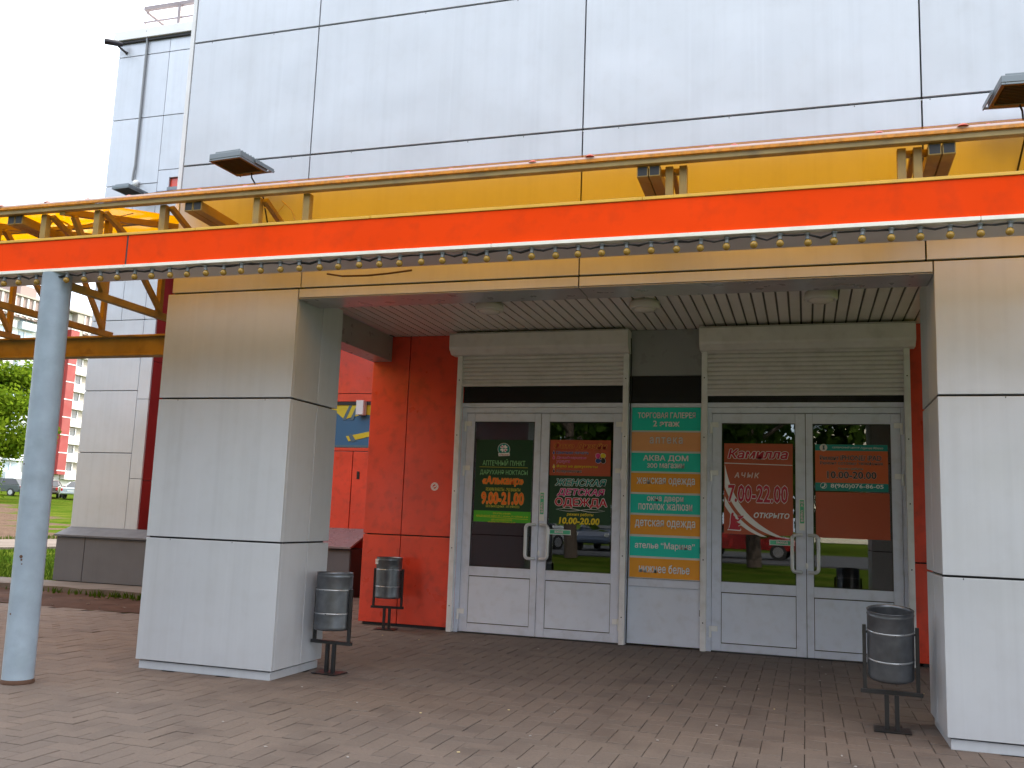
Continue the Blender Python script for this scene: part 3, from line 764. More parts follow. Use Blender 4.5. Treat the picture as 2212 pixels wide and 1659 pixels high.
# ------------------------------------------------------------------ glazed double doors
YD = 3.55
def double_door(label, fx0, fx1, c, leaves, zt, loc):
    t = thing('entrance_door', label, 'door', loc, 0, 'glazed double doors of the portico')
    K = local(t, loc)
    mb = MB()
    mb.box(fx0, YD - .004, .0, leaves[0][0] - .004, YD + .07, 2.456, 'door_alu'); mb.box(leaves[1][1] + .004, YD - .004, .0, fx1, YD + .07, 2.456, 'door_alu')
    mb.box(leaves[0][0] - .003, YD - .004, 2.40, leaves[1][1] + .003, YD + .07, 2.456, 'door_alu')
    mb.box(fx0, YD - .008, 2.460, fx1, YD + .07, 2.508, 'door_alu')
    mb.box(fx0, YD + .02, 2.4565, fx1, YD + .06, 2.4595, 'gasket')
    mb.build('door_frame', bevel=.003, **K)
    MB().box(fx0, YD + .012, 2.51, fx1, YD + .03, 2.80, 'black_panel').build('transom_panel', **K)
    MB().box(leaves[0][0], YD - .03, .002, leaves[1][1], YD + .05, .010, 'gasket').build('threshold', **K)
    for i, (x0, x1, gx0, gx1, gz0, gz1, iz0, iz1) in enumerate(leaves):
        mb = MB(); a, b = YD, YD + .06; z0, z1 = .012, 2.394
        mb.box(x0, a, z0, gx0, b, z1, 'door_alu'); mb.box(gx1, a, z0, x1, b, z1, 'door_alu')
        e = .0015
        mb.box(gx0 + e, a + e, gz1, gx1 - e, b, z1, 'door_alu'); mb.box(gx0 + e, a + e, iz1 + .004, gx1 - e, b, gz0, 'door_alu'); mb.box(gx0 + e, a + e, z0, gx1 - e, b, iz0 - .004, 'door_alu')
        leaf = mb.build('door_leaf', bevel=.003, **K)
        mb = MB(); mb.box(gx0, a + .018, gz0, gx1, a + .022, gz1, 'glass'); mb.build('glass_pane', leaf, loc)
        mb = MB(); 
        for (p, q, r, s) in ((gx0, gz0, gx0 + .008, gz1), (gx1 - .008, gz0, gx1, gz1), (gx0 + .0081, gz1 - .010, gx1 - .0081, gz1), (gx0 + .0081, gz0, gx1 - .0081, gz0 + .007)):
            mb.box(p + .0005, a + .008, q + .0005, r - .0005, a + .017, s - .0005, 'gasket')
        mb.build('glazing_seal', leaf, loc)
        mb = MB(); mb.box(gx0 + .006, a + .005, iz0 + .006, gx1 - .006, a + .03, iz1 - .006, 'door_infill'); mb.box(gx0 - .0005, a + .012, iz0 - .003, gx1 + .0005, a + .032, iz1 + .003, 'gasket')
        mb.build('lower_panel', leaf, loc)
        # handle: bent tube standing off the stile and curving over the glass
        s = -1 if i == 0 else 1
        xa = c - .038 if i == 0 else c + .038; xb = xa + s * .085
        zt_, zb_ = 1.185, .825
        arc = lambda cx, cz, a0, a1: [(cx + .04 * math.cos(R(q)) * s, YD - .062, cz + .04 * math.sin(R(q))) for q in range(a0, a1 + (1 if a1 > a0 else -1), 15 if a1 > a0 else -15)]
        pts = [(xa, YD + .0, zt_), (xa, YD - .045, zt_), (xa + s * .012, YD - .060, zt_)] + arc(xb - s * .04, zt_ - .04, 90, 0) + arc(xb - s * .04, zb_ + .04, 0, -90) + [(xa + s * .012, YD - .060, zb_), (xa, YD - .045, zb_), (xa, YD, zb_)]
        MB().tube(pts, .0175, 'handle_grey', 10).build('handle', leaf, loc)
        for hz in (2.25, 1.755, .20):
            mb = MB(); xe = x0 if i == 0 else x1
            mb.box(min(xe, xe + s * -.062), YD - .020, hz, max(xe, xe + s * -.062), YD - .001, hz + .052, 'hinge_grey')
            mb.tube([(xe + s * .010, YD - .014, hz - .062), (xe + s * .010, YD - .014, hz + .05)], .014, 'hinge_grey', 10); mb.build('hinge', leaf, loc, bevel=.002)
        if i == 0:
            mb = MB(); mb.lathe([(0, .004), (.012, .003), (.014, 0)], 'hinge_grey', 12); mb.v = [(c + .012 + .0 + p[0] - .0, YD - .001 - p[2], .885 + p[1] * 2.2) for p in mb.v]; mb.v = [(v[0] + .035 if i else v[0] - .0, v[1], v[2]) for v in mb.v]
            mb.build('lock', leaf, loc)
    return t
double_door('glazed double door with green and brown shop posters beside the red wall', 1.262, 3.15, 2.188,
            [(1.320, 2.183, 1.413, 2.112, .71, 2.302, .106, .608), (2.189, 3.078, 2.280, 2.988, .708, 2.304, .104, .604)], 2.69, (2.188, YD, 0))
double_door('glazed double door covered in brown posters behind the nearest bin', 3.955, 5.90, 4.93,
            [(4.024, 4.937, 4.118, 4.843, .69, 2.296, .088, .585), (4.943, 5.826, 5.008, 5.736, .686, 2.293, .084, .582)], 2.57, (4.93, YD, 0))

# ------------------------------------------------------------------ roller shutters
def shutter(label, x0, x1, gl, gr, zb, loc):
    t = thing('roller_shutter', label, 'roller shutter', loc, 0, 'roller shutters over the doors')
    K = local(t, loc)
    prof = [(3.545, 3.035), (3.40, 3.035), (3.335, 3.085), (3.325, 3.11), (3.325, 3.262), (3.335, 3.272), (3.545, 3.272)]
    n = len(prof); mb = MB()
    v = [(x0, y, z) for y, z in prof] + [(x1, y, z) for y, z in prof]
    mb.add(v, [tuple(range(n)), tuple(reversed(range(n, 2 * n)))] + [(i, i + n, (i + 1) % n + n, (i + 1) % n) for i in range(n)], 'shutter_white')
    mb.box(x0 + .001, 3.322, 3.256, x1 - .001, 3.326, 3.2585, 'panel_backing')
    mb.build('housing', bevel=.004, **K)
    mb = MB(); z = zb + .035; a, b = gl[1] - .01, gr[0] + .01
    mb.box(a, 3.488, zb, b, 3.512, zb + .034, 'shutter_white')
    while z < 3.03:
        h = .0455; v = []
        ys = [3.512, 3.502, 3.4955, 3.4935, 3.4955, 3.502, 3.512]; zs = [z + h * k / 6 * .97 for k in range(7)]
        for xx in (a, b): v += [(xx, yy, zz) for yy, zz in zip(ys, zs)]
        mb.add(v, [(k, k + 7, k + 8, k + 1) for k in range(6)], 'shutter_white', False); z += h
    mb.build('curtain', **K)
    for (g0, g1) in (gl, gr):
        mb = MB(); mb.box(g0, 3.47, 0.004, g1, 3.545, 3.034, 'rail_white')
        g = mb.build('guide_rail', bevel=.003, **K)
        mb = MB()
        for k in range(5):
            q = MB(); q.lathe([(0, .002), (.006, .0015), (.007, 0)], 'gasket', 8)
            mb.add([((g0 + g1) / 2 + p[0], 3.470 - p[2], .28 + k * .62 + p[1]) for p in q.v], q.f, 'gasket')
        mb.build('screw', g, loc)
shutter('white roller shutter half open over the green poster doors', 1.150, 3.165, (1.205, 1.262), (3.095, 3.152), 2.69, (2.16, 3.5, 3.03))
shutter('white roller shutter half open over the brown poster doors', 3.905, 5.965, (3.918, 3.975), (5.862, 5.918), 2.573, (4.93, 3.5, 3.03))
mb = MB()
for z in (2.72, .96, .34): mb.box(3.912, 3.48, z, 3.9178, 3.53, z + .06, 'gasket')
o = mb.build('rail_clip', None, (3.915, 3.5, .34)); tag(o, 'black clips on the left guide rail of the brown poster doors', 'clip')
mb = MB(); mb.tube([(3.17, 3.5, 3.2), (3.172, 3.53, 3.0), (3.165, 3.535, 2.0), (3.172, 3.535, 1.0), (3.166, 3.535, .02)], .006, 'cable_black', 6)
o = mb.build('door_cable', None, (3.17, 3.53, .02)); tag(o, 'thin black cable running down beside the striped directory', 'cable')

# ------------------------------------------------------------------ striped directory
YS = 3.562
DIR = thing('shop_directory', 'tall board of teal and orange strips between the two doors', 'sign', (3.54, YS, .687))
K = local(DIR, (3.54, YS, .687))
PL = [(2.458, 2.214), (2.197, 1.998), (1.978, 1.784), (1.766, 1.565), (1.545, 1.349), (1.328, 1.129), (1.106, .908), (.888, .690)]
MB().box(3.18, YS - .004, .684, 3.908, YS + .006, 2.461, 'ink_grey').build('board', **K)
def dx(u): return 3.185 + (u - 145) / 500 * .718
def dz(v): return 2.458 - (v - 240) / 1264 * 1.771
TX = [[('ТОРГОВАЯ ГАЛЕРЕЯ', 188, 608, 320, 278, 'ink_white', 'ink_mauve', 0, .014), ('2 этаж', 302, 492, 383, 340, 'ink_white', 'ink_mauve', 0, .02)],
      [('аптека', 278, 517, 512, 464, 'ink_grey', 'ink_maroon', 0, .015)],
      [('АКВА ДОМ', 232, 558, 648, 600, 'ink_white', 'graffiti_slate', 0, .02), ('зоо магазин', 262, 530, 694, 660, 'ink_white', 'graffiti_slate', 0, .015)],
      [('женская одежда', 188, 607, 826, 768, 'ink_white', 'ink_maroon', 0, .015)],
      [('окна двери', 265, 527, 952, 906, 'ink_white', 'graffiti_slate', 0, .015), ('потолок жалюзи', 203, 590, 1006, 960, 'ink_white', 'graffiti_slate', 0, .015)],
      [('детская одежда', 180, 612, 1140, 1080, 'ink_white', 'ink_maroon', 0, .015)],
      [('ателье “Марина”', 182, 610, 1300, 1243, 'ink_white', 'graffiti_slate', 0, .015)],
      [('нижнее белье', 215, 575, 1464, 1403, 'ink_white', 'ink_maroon', 0, .015)]]
for i, (zt, zb) in enumerate(PL):
    mb = MB().box(3.184, YS - .009, zb, 3.904, YS - .0045, zt, 'plaque_teal' if i % 2 == 0 else ('plaque_orange_faded' if i == 1 else 'plaque_orange'))
    p = mb.build('strip', **K)
    for (b, u0, u1, v0, v1, ink, out, sh, bold) in TX[i]:
        lettering(b, dx(u0), dx(u1), dz(v0), dz(v1), YS - .0115, ink, p, (3.54, YS, .687), bold=bold, shear=sh, outline=out, ow=.018 if out == 'ink_mauve' else .012, spacing=1.25 if b == 'аптека' else 1.0)

# ------------------------------------------------------------------ posters on the door glass
YP = YD + .014
def poster(name, label, x0, x1, z0, z1, film, cat='poster'):
    loc = ((x0 + x1) / 2, YP, z0)
    t = thing(name, label, cat, loc)
    MB().box(x0, YP, z0, x1, YP + .003, z1, film).build('film', **local(t, loc))
    return t, loc
def A1(u, v): return 1.441 + (u + (v - 437) * .0439 - 432) * .00105, 2.099 - (v - 437) * .000999
def A2(u, v): return 2.29 + (u - 1245 + (v - 447) * .0312) * .000998, 2.098 - (v - 447) * .000973
def A3(u, v): return 4.146 + (u - 240 + (v - 425) * .0034) * .0010015, 2.088 - (v - 425) * .001035
def A4(u, v): return 5.029 + (u - 1128 - (v - 437) * .0107) * .000945, 2.085 - (v - 437) * .001003
def line(t, loc, F, body, u0, u1, vb, vt, ink, outline=None, bold=.015, shear=0, ow=.03, spacing=1.0, off=.004):
    xa, za = F(u0, vb); xb, zb = F(u1, vt)
    return lettering(body, xa, xb, za, zb, YP - off, ink, t, loc, bold, shear, outline, ow, spacing=spacing)
def shape(t, loc, F, name, pts, ink, off=.004, outline=None, grow=1.1):
    q = [F(u, v) for u, v in pts]; mb = MB()
    if outline:
        cx = sum(a for a, b in q) / len(q); cz = sum(b for a, b in q) / len(q)
        mb.poly([(cx + (a - cx) * grow, cz + (b - cz) * grow) for a, b in q], YP - off + .0006, .0004, outline)
    mb.poly(q, YP - off, .0005, ink)
    return mb.build(name, t, loc)
def circ(cu, cv, ru, rv=None, n=28): return [(cu + ru * math.cos(2 * math.pi * k / n), cv + (rv or ru) * math.sin(2 * math.pi * k / n)) for k in range(n)]
# pharmacy poster
t, loc = poster('pharmacy_poster', 'dark green pharmacy poster with orange opening hours and lime strip', 1.438, 2.094, 1.196, 2.10, 'film_green')
MB().box(1.4385, YP - .0022, 1.1965, 2.0935, YP - .0005, 1.318, 'ink_lime').build('lime_strip', **local(t, loc))
shape(t, loc, A1, 'emblem', circ(733, 540, 64), 'ink_teal', .0035, 'ink_white', 1.06)
mb = MB()
for a in (45, 135, 225, 315):
    ca, sa = math.cos(R(a)), math.sin(R(a)); hp = [(0, 6), (12, 14), (20, 28), (18, 40), (9, 42), (0, 34), (-9, 42), (-18, 40), (-20, 28), (-12, 14)]
    mb.poly([A1(733 + x * ca - y * sa, 532 + x * sa + y * ca) for x, y in hp], YP - .0042, .0004, 'ink_white')
    if a in (135, 315): mb.poly([A1(733 + x * .5 * ca - (y * .5 + 14) * sa, 532 + x * .5 * sa + (y * .5 + 14) * ca) for x, y in hp], YP - .0048, .0004, 'ink_pink')
mb.poly([A1(u, v) for u, v in ((670, 585), (796, 578), (798, 612), (674, 618))], YP - .0042, .0004, 'ink_white'); mb.build('clover', t, loc)
line(t, loc, A1, 'АЛЬКАИР', 682, 786, 610, 592, 'ink_maroon', off=.005)
line(t, loc, A1, 'АПТЕЧНЫЙ ПУНКТ', 496, 968, 722, 650, 'ink_green', None, .012, .0, .03)
shape(t, loc, A1, 'rule', [(462, 737), (994, 739), (994, 743), (462, 741)], 'ink_olive')
line(t, loc, A1, 'ДАРУХАНӘ НОКТАСЫ', 466, 992, 830, 770, 'ink_green', None, .012, .0, .03)
line(t, loc, A1, '«Алькаир»', 492, 946, 945, 842, 'ink_orange', 'ink_gold', .03, .12, .03)
line(t, loc, A1, 'РЕЖИМ РАБОТЫ - ЭШ ВАКЫТЫ', 532, 910, 1002, 965, 'ink_olive', None, .01)
line(t, loc, A1, '9.00-21.00', 480, 946, 1142, 1018, 'ink_orange', 'ink_gold', .03, 0, .03)
line(t, loc, A1, 'БЕЗ ВЫХОДНЫХ - ЯЛ КӨНСЕЗ', 530, 898, 1186, 1156, 'ink_olive', None, .01)
line(t, loc, A1, 'ООО АПТЕКА «АЛЬКАИР»', 608, 806, 1254, 1236, 'ink_yellow', None, .005)
line(t, loc, A1, 'ЮРИДИЧЕСКИЙ АДРЕС: РТ, Г. КАЗАНЬ, УЛ. ЧУЙКОВА, Д. 54', 424, 990, 1286, 1262, 'ink_yellow', None, .005)
shape(t, loc, A1, 'rule', [(424, 1282), (990, 1300), (990, 1303), (424, 1285)], 'ink_yellow')
line(t, loc, A1, 'АДРЕС РАСПОЛОЖЕНИЯ АПТЕКИ:', 586, 820, 1326, 1306, 'ink_yellow', None, .005)
line(t, loc, A1, 'КАЗАНЬ, УЛ. ЧУЙКОВА, Д. 54', 552, 852, 1348, 1328, 'ink_yellow', None, .005)
# photo printing poster
t, loc = poster('photo_print_poster', 'brown poster with orange heading and four ink drops above the green clothing poster', 2.290, 2.960, 1.722, 2.105, 'film_brown')
line(t, loc, A2, 'Фото Дизайн', 1288, 1872, 545, 472, 'ink_maroon', 'ink_gold', .02, .18, .035)
for (v, tx, u1, ink) in ((600, 'Цветная печать', 1672, 'ink_blue'), (655, 'Дизайнерские', 1645, 'ink_pink'), (702, 'услуги', 1464, 'ink_pink'), (752, 'Фото на документы', 1768, 'ink_yellow'), (806, 'Ксерокопия', 1592, 'ink_black')):
    line(t, loc, A2, tx, 1312, u1, v, v - 36, ink, 'ink_white' if ink != 'ink_yellow' else None, .018, .12, .022)
for v, ink in ((582, 'ink_blue'), (637, 'ink_pink'), (735, 'ink_yellow'), (785, 'ink_black')):
    shape(t, loc, A2, 'drop', [(1284, v - 22)] + [(1284 + 11 * math.cos(R(a)), v + 6 + 11 * math.sin(R(a))) for a in range(-30, 211, 30)], ink, .004, 'ink_rosewhite', 1.25)
for k, ink in enumerate(('ink_yellow', 'ink_black', 'ink_blue', 'ink_pink')):
    a = R(-45 + 90 * k); ca, sa = math.cos(a), math.sin(a); pr = []
    for q in range(0, 181, 20): pr.append((40 + 26 * math.cos(R(q)), 22 * math.sin(R(q)) + 4))
    pr += [(8, -16), (26, -28), (48, -26), (64, -10)]
    shape(t, loc, A2, 'drop', [(1802 + x * ca - y * sa, 638 + x * sa + y * ca) for x, y in pr], ink, .004 + .0004 * k, 'ink_white', 1.1)
# clothing poster
t, loc = poster('clothing_poster', 'dark green clothing poster with white edged capitals and yellow hours', 2.297, 2.972, 1.205, 1.720, 'film_green')
line(t, loc, A2, 'ЖЕНСКАЯ', 1300, 1860, 945, 872, 'ink_teal', 'ink_white', .03, .2, .035)
line(t, loc, A2, 'ДЕТСКАЯ', 1322, 1842, 1062, 978, 'ink_pink', 'ink_white', .03, .2, .035)
line(t, loc, A2, 'ОДЕЖДА', 1298, 1866, 1182, 1080, 'ink_red', 'ink_white', .03, .0, .035)
mb = MB()
for ph in (0, math.pi):
    up = [(1308 + k * 22.3, 1206 + 16 * math.sin(k / 24 * 2 * math.pi * 1.0 + ph) * (1 if ph else .9) + k * .2) for k in range(25)]
    for k in range(24):
        w = 4 * math.sin(math.pi * (k + .5) / 24) + 1
        mb.poly([A2(*up[k]), A2(*up[k + 1]), A2(up[k + 1][0], up[k + 1][1] + w), A2(up[k][0], up[k][1] + w)], YP - .004 - (.0006 if ph else 0), .0004, 'ink_white')
mb.build('flourish', t, loc)
line(t, loc, A2, 'режим работы', 1428, 1718, 1280, 1240, 'ink_yellow', None, .018, .1)
line(t, loc, A2, '10.00-20.00', 1342, 1784, 1362, 1294, 'ink_yellow', None, .035, .12)
# cafe poster
t, loc = poster('cafe_poster', 'brown poster with red capitals, white curved stripes and red kneeling figure', 4.143, 4.817, 1.170, 2.088, 'film_brown')
line(t, loc, A3, 'Камилла', 278, 862, 572, 484, 'ink_red', 'ink_white', .03, .2, .035)
shape(t, loc, A3, 'rule', [(240, 617), (905, 630), (905, 637), (240, 625)], 'ink_white')
line(t, loc, A3, 'АЧЫК', 340, 584, 762, 712, 'ink_rosewhite', None, .03, .2, spacing=1.35)
line(t, loc, A3, '7.00-22.00', 278, 858, 998, 836, 'ink_red', 'ink_white', .02, .05, .028, off=.0055)
line(t, loc, A3, 'ОТКРЫТО', 530, 872, 1148, 1098, 'ink_white', None, .03, .2)
mb = MB()
def band(top, bot, y):
    for k in range(len(top) - 1): mb.poly([A3(*top[k]), A3(*top[k + 1]), A3(*bot[k + 1]), A3(*bot[k])], y, .0004, 'ink_white')
def bez(p, n=18): 
    o = []
    for k in range(n + 1):
        s = k / n; q = [(1 - s) ** 3, 3 * s * (1 - s) ** 2, 3 * s * s * (1 - s), s ** 3]
        o.append((sum(q[i] * p[i][0] for i in range(4)), sum(q[i] * p[i][1] for i in range(4))))
    return o
band(bez([(243, 632), (300, 900), (400, 1170), (815, 1332)]), bez([(243, 860), (300, 1010), (420, 1240), (745, 1326)]), YP - .0034)
band(bez([(243, 948), (310, 1080), (420, 1240), (655, 1328)]), bez([(243, 1040), (300, 1130), (400, 1270), (600, 1326)]), YP - .0034)
mb.build('stripes', t, loc)
fig = [(306, 1122), (312, 1108), (326, 1104), (332, 1114), (328, 1130), (342, 1142), (352, 1166), (372, 1172), (395, 1152), (404, 1158), (382, 1186), (356, 1192), (352, 1204), (378, 1206), (398, 1210), (396, 1222), (374, 1232), (396, 1250), (400, 1264), (388, 1272), (300, 1268), (276, 1268), (290, 1248), (298, 1210), (300, 1170)]
shape(t, loc, A3, 'figure', fig, 'ink_red', .0062, 'ink_white', 1.12)
shape(t, loc, A3, 'bowl', [(366, 1140), (432, 1132), (418, 1154), (392, 1162), (374, 1156)], 'ink_red', .0066, 'ink_white', 1.15)
# phone repair poster
t, loc = poster('phone_repair_poster', 'brown poster with painted orange glow, teal bands and black lettering on the right hand door', 5.031, 5.707, 1.628, 2.088, 'film_brown_glow')
MB().box(5.0315, YP - .0022, 2.026, 5.7065, YP - .0005, 2.0875, 'film_teal').build('teal_band', **local(t, loc))
MB().box(5.0315, YP - .0022, 1.6285, 5.7065, YP - .0005, 1.708, 'film_teal').build('teal_band', **local(t, loc))
shape(t, loc, A4, 'badge', circ(1215, 466, 38, 36), 'ink_grey', .004)
mb = MB(); mb.poly([A4(*p) for p in ((1205, 445), (1228, 443), (1224, 462), (1230, 486), (1206, 488), (1209, 464))], YP - .0048, .0004, 'graffiti_slate'); mb.build('badge_mark', t, loc)
line(t, loc, A4, 'СЕРВИСНЫЙ ЦЕНТР', 1302, 1572, 474, 452, 'ink_grey', None, .01)
line(t, loc, A4, 'Горячее Яблоко', 1584, 1802, 482, 456, 'ink_grey', None, .01, .25)
line(t, loc, A4, 'Ремонт', 1180, 1366, 588, 546, 'ink_black', 'ink_grey', .012, 0, .02)
line(t, loc, A4, 'iPHONE/ iPAD', 1384, 1784, 590, 540, 'ink_black', 'ink_grey', .012, 0, .02)
line(t, loc, A4, 'Ремонт сотовых телефонов', 1182, 1798, 640, 602, 'ink_black', 'ink_grey', .008, 0, .02)
line(t, loc, A4, 'Режим работы', 1364, 1604, 688, 660, 'ink_teal', 'ink_grey', .005, 0, .01)
line(t, loc, A4, '10.00-20.00', 1254, 1734, 768, 700, 'ink_black', 'ink_grey', .015, 0, .02)
line(t, loc, A4, '8(960)076-86-05', 1288, 1802, 872, 822, 'ink_white', None, .015)
mb = MB(); pr = circ(1217, 842, 33, 30); pi = circ(1217, 842, 29, 26)
for k in range(28): mb.poly([A4(*pr[k]), A4(*pr[(k + 1) % 28]), A4(*pi[(k + 1) % 28]), A4(*pi[k])], YP - .004, .0004, 'ink_white')
mb.poly([A4(*p) for p in ((1226, 820), (1238, 828), (1234, 846), (1222, 860), (1206, 866), (1200, 856), (1210, 850), (1212, 854), (1222, 846), (1226, 834), (1222, 832))], YP - .004, .0004, 'ink_white')
mb.build('phone_symbol', t, loc)
t, loc = poster('brown_film', 'plain brown window film below the phone repair poster', 5.033, 5.715, 1.168, 1.617, 'film_brown', 'window film')
# small stickers
def sticker(name, label, x0, x1, z0, z1, y, body, tx, tz, vertical=False, tail=0):
    loc = ((x0 + x1) / 2, y, z0)
    t = thing(name, label, 'sticker', loc)
    mb = MB(); mb.box(x0, y, z0, x1, y + .0015, z1, 'ink_white'); mb.box(x0 + .006, y - .001, z0 + .006 + tail, x1 - .006, y - .0002, z1 - .006, 'sticker_green'); mb.build('label', **local(t, loc))
    lettering(body, tx[0], tx[1], tz[0], tz[1], y - .002, 'ink_white', t, loc, .02, 0, 'ink_mauve', .04, vertical=vertical)
sticker('exit_sticker', 'small green sticker behind the handle of the green poster doors', 2.31, 2.545, 1.09, 1.143, YP - .003, 'ВХОД', (2.37, 2.46), (1.104, 1.130))
sticker('exit_sticker', 'small green sticker behind the handle of the brown poster doors', 4.588, 4.828, 1.075, 1.128, YP - .003, 'ВЫХОД', (4.655, 4.765), (1.089, 1.115))
def pull(x, label):
    y = YD - .003; loc = (x, y, 1.23); t = thing('pull_sticker', label, 'sticker', loc, 0, 'upright green stickers on the door stiles')
    mb = MB(); mb.box(x - .027, y, 1.23, x + .027, y + .0015, 1.537, 'ink_white'); mb.box(x - .020, y - .001, 1.30, x + .020, y - .0002, 1.53, 'sticker_green'); mb.build('label', **local(t, loc))
    for k, chh in enumerate('НА СЕБЯ'):
        if chh == ' ': continue
        z = 1.505 - k * .030; lettering(chh, x - .011, x + .011, z - .010, z + .012, y - .002, 'ink_white', t, loc, .02, 0, 'ink_mauve', .05)
pull(2.222, 'upright green sticker on the stile between the green poster doors')
pull(4.902, 'upright green sticker on the stile between the brown poster doors')
# no smoking sticker
NS = thing('no_smoking_sticker', 'round white no smoking sticker on the red wall', 'sticker', (.953, 3.577, 1.566))
mb = MB()
for ro, ri in ((.046, .040), (.036, .026)):
    for k in range(32):
        a, b = 2 * math.pi * k / 32, 2 * math.pi * (k + 1) / 32
        mb.poly([(r * math.cos(q), r * math.sin(q)) for r, q in ((ro, a), (ro, b), (ri, b), (ri, a))], -.001, .001, 'ink_white')
mb.poly([(-.022, -.018), (-.018, -.022), (.022, .018), (.018, .022)], -.0015, .001, 'ink_white')
mb.poly([(-.016, -.009), (.018, -.003), (.018, .004), (-.016, -.001)], -.002, .001, 'ink_white')
mb.build('symbol', NS)

# ------------------------------------------------------------------ litter bins
def make_bin():
    t = thing('litter_bin', 'zinc drum bin on a black stand beside the left grey pillar', 'bin', (0, 0, 0), 0, 'swinging drum bins')
    r, z0, z1 = .141, .332, .768
    mb = MB()
    mb.lathe([(0, z0 + .012), (r - .012, z0 + .012), (r - .004, z0), (r, z0 + .006), (r + .002, z0 + .02), (r, z0 + .03), (r, z0 + .12)], 'zinc', 40)
    mb.lathe([(r, z0 + .12), (r + .0045, z0 + .126), (r, z0 + .132)], 'zinc_rib', 40)
    mb.lathe([(r, z0 + .132), (r, z0 + .30)], 'zinc', 40)
    mb.lathe([(r, z0 + .30), (r + .0045, z0 + .306), (r, z0 + .312)], 'zinc_rib', 40)
    mb.lathe([(r, z0 + .312), (r, z1 - .034), (r + .003, z1 - .028), (r, z1 - .022), (r, z1 - .005), (r + .003, z1), (r - .003, z1), (r - .004, z1 - .02), (r - .003, z0 + .03), (0, z0 + .03)], 'zinc', 40)
    d = mb.build('drum', t)
    mb = MB(); mb.lathe([(0, z0 + .26), (r * .5, z0 + .275), (r - .006, z0 + .25)], 'bin_inside', 20); mb.box(-.05, -.02, z0 + .27, .02, .03, z0 + .285, 'paper'); mb.box(-.08, .03, z0 + .26, -.01, .08, z0 + .282, 'rust'); mb.build('rubbish', d)
    for s in (-1, 1): 
        MB().box(s * .158 - .0115, -.0125, .245, s * .158 + .0115, .0125, .645, 'bin_frame').build('upright', t, bevel=.002)
        MB().tube([(s * .14, 0, .60), (s * .17, 0, .60)], .008, 'bin_frame', 8).build('pivot', t)
        MB().box(s * .03 - .0135, -.0135, .006, s * .03 + .0135, .0135, .218, 'bin_frame').build('leg', t, bevel=.002)
    MB().box(-.185, -.0155, .2185, .185, .0155, .2445, 'bin_frame').build('crossbar', t, bevel=.002)
    MB().box(-.11, -.09, .001, .11, .09, .006, 'bin_frame').build('base_plate', t)
    return t
b1 = make_bin(); b1.location = (1.392, .525, .004); b1.rotation_euler = (0, 0, R(-6))
b2 = copy_tree(b1); b2.location = (.578, 3.30, .004); b2.rotation_euler = (0, 0, R(7)); b2['label'] = 'zinc drum bin with a white paper tag against the red wall'
b3 = copy_tree(b1); b3.location = (5.45, .40, .004); b3.rotation_euler = (0, 0, R(-2)); b3['label'] = 'darker zinc drum bin standing before the brown poster doors'
for x in C.objects:
    if x.parent == b3 and x.name.startswith('drum'): x.rotation_euler = (R(9), 0, 0); x.location = (0, .0939, -.0085)
o = MB().box(.478, 3.152, .70, .512, 3.1545, .755, 'paper').build('paper_tag', None, (.495, 3.15, .70)); tag(o, 'scrap of white paper stuck to the bin by the red wall', 'paper tag')

# ------------------------------------------------------------------ ground
def hz(x, y):
    d = math.hypot(x - 4.94, y + 6.19)
    if y < 4 and x > -6: d = min(d, 18)
    if y < -5: return 0.0
    return max(0.0, d - 20.5) * .0225
def terrain():
    xs = [-400, -250, -180, -140, -115] + [-95 + 3.0 * i for i in range(28)] + [-11.5 + 1.2 * i for i in range(8)] + [0, 10, 20, 40, 80, 150, 300]
    ys = [-300, -150, -90, -60, -40, -25, -15, -8, -4, -1] + [1 + 1.0 * i for i in range(14)] + [16 + 3 * i for i in range(28)] + [105, 120, 140, 180, 250, 400]
    xs = sorted(set(xs)); ys = sorted(set(ys)); n = len(ys)
    v = [(x, y, hz(x, y) - (.03 if (x > -7 and y < 6.9) else 0) + (.10 * math.sin(x * .35) * math.cos(y * .28) if (x < -14 and y > 12) else 0)) for x in xs for y in ys]
    f = [(i * n + j, (i + 1) * n + j, (i + 1) * n + j + 1, i * n + j + 1) for i in range(len(xs) - 1) for j in range(len(ys) - 1)]
    me = bpy.data.meshes.new('ground'); me.from_pydata(v, [], f); me.materials.append(M['hillside'])
    at = me.attributes.new('bare', 'FLOAT', 'POINT')
    for i, p in enumerate(v):
        x, y = p[0], p[1]
        # bare earth bank beside the path: a tongue running back from (-15, 13)
        tx, ty = x + 15.0, y - 13.0
        along = tx * -.74 + ty * .67; across = tx * .67 + ty * .74
        q = 0.0
        if 0 < along < 34 and -9 < across < 1.6: q = .9
        elif -1.5 < along < 36 and -10 < across < 3: q = .45
        at.data[i].value = q
    me.polygons.foreach_set('use_smooth', [True] * len(f))
    o = bpy.data.objects.new('ground', me); C.objects.link(o); tag(o, kind='structure')
terrain()
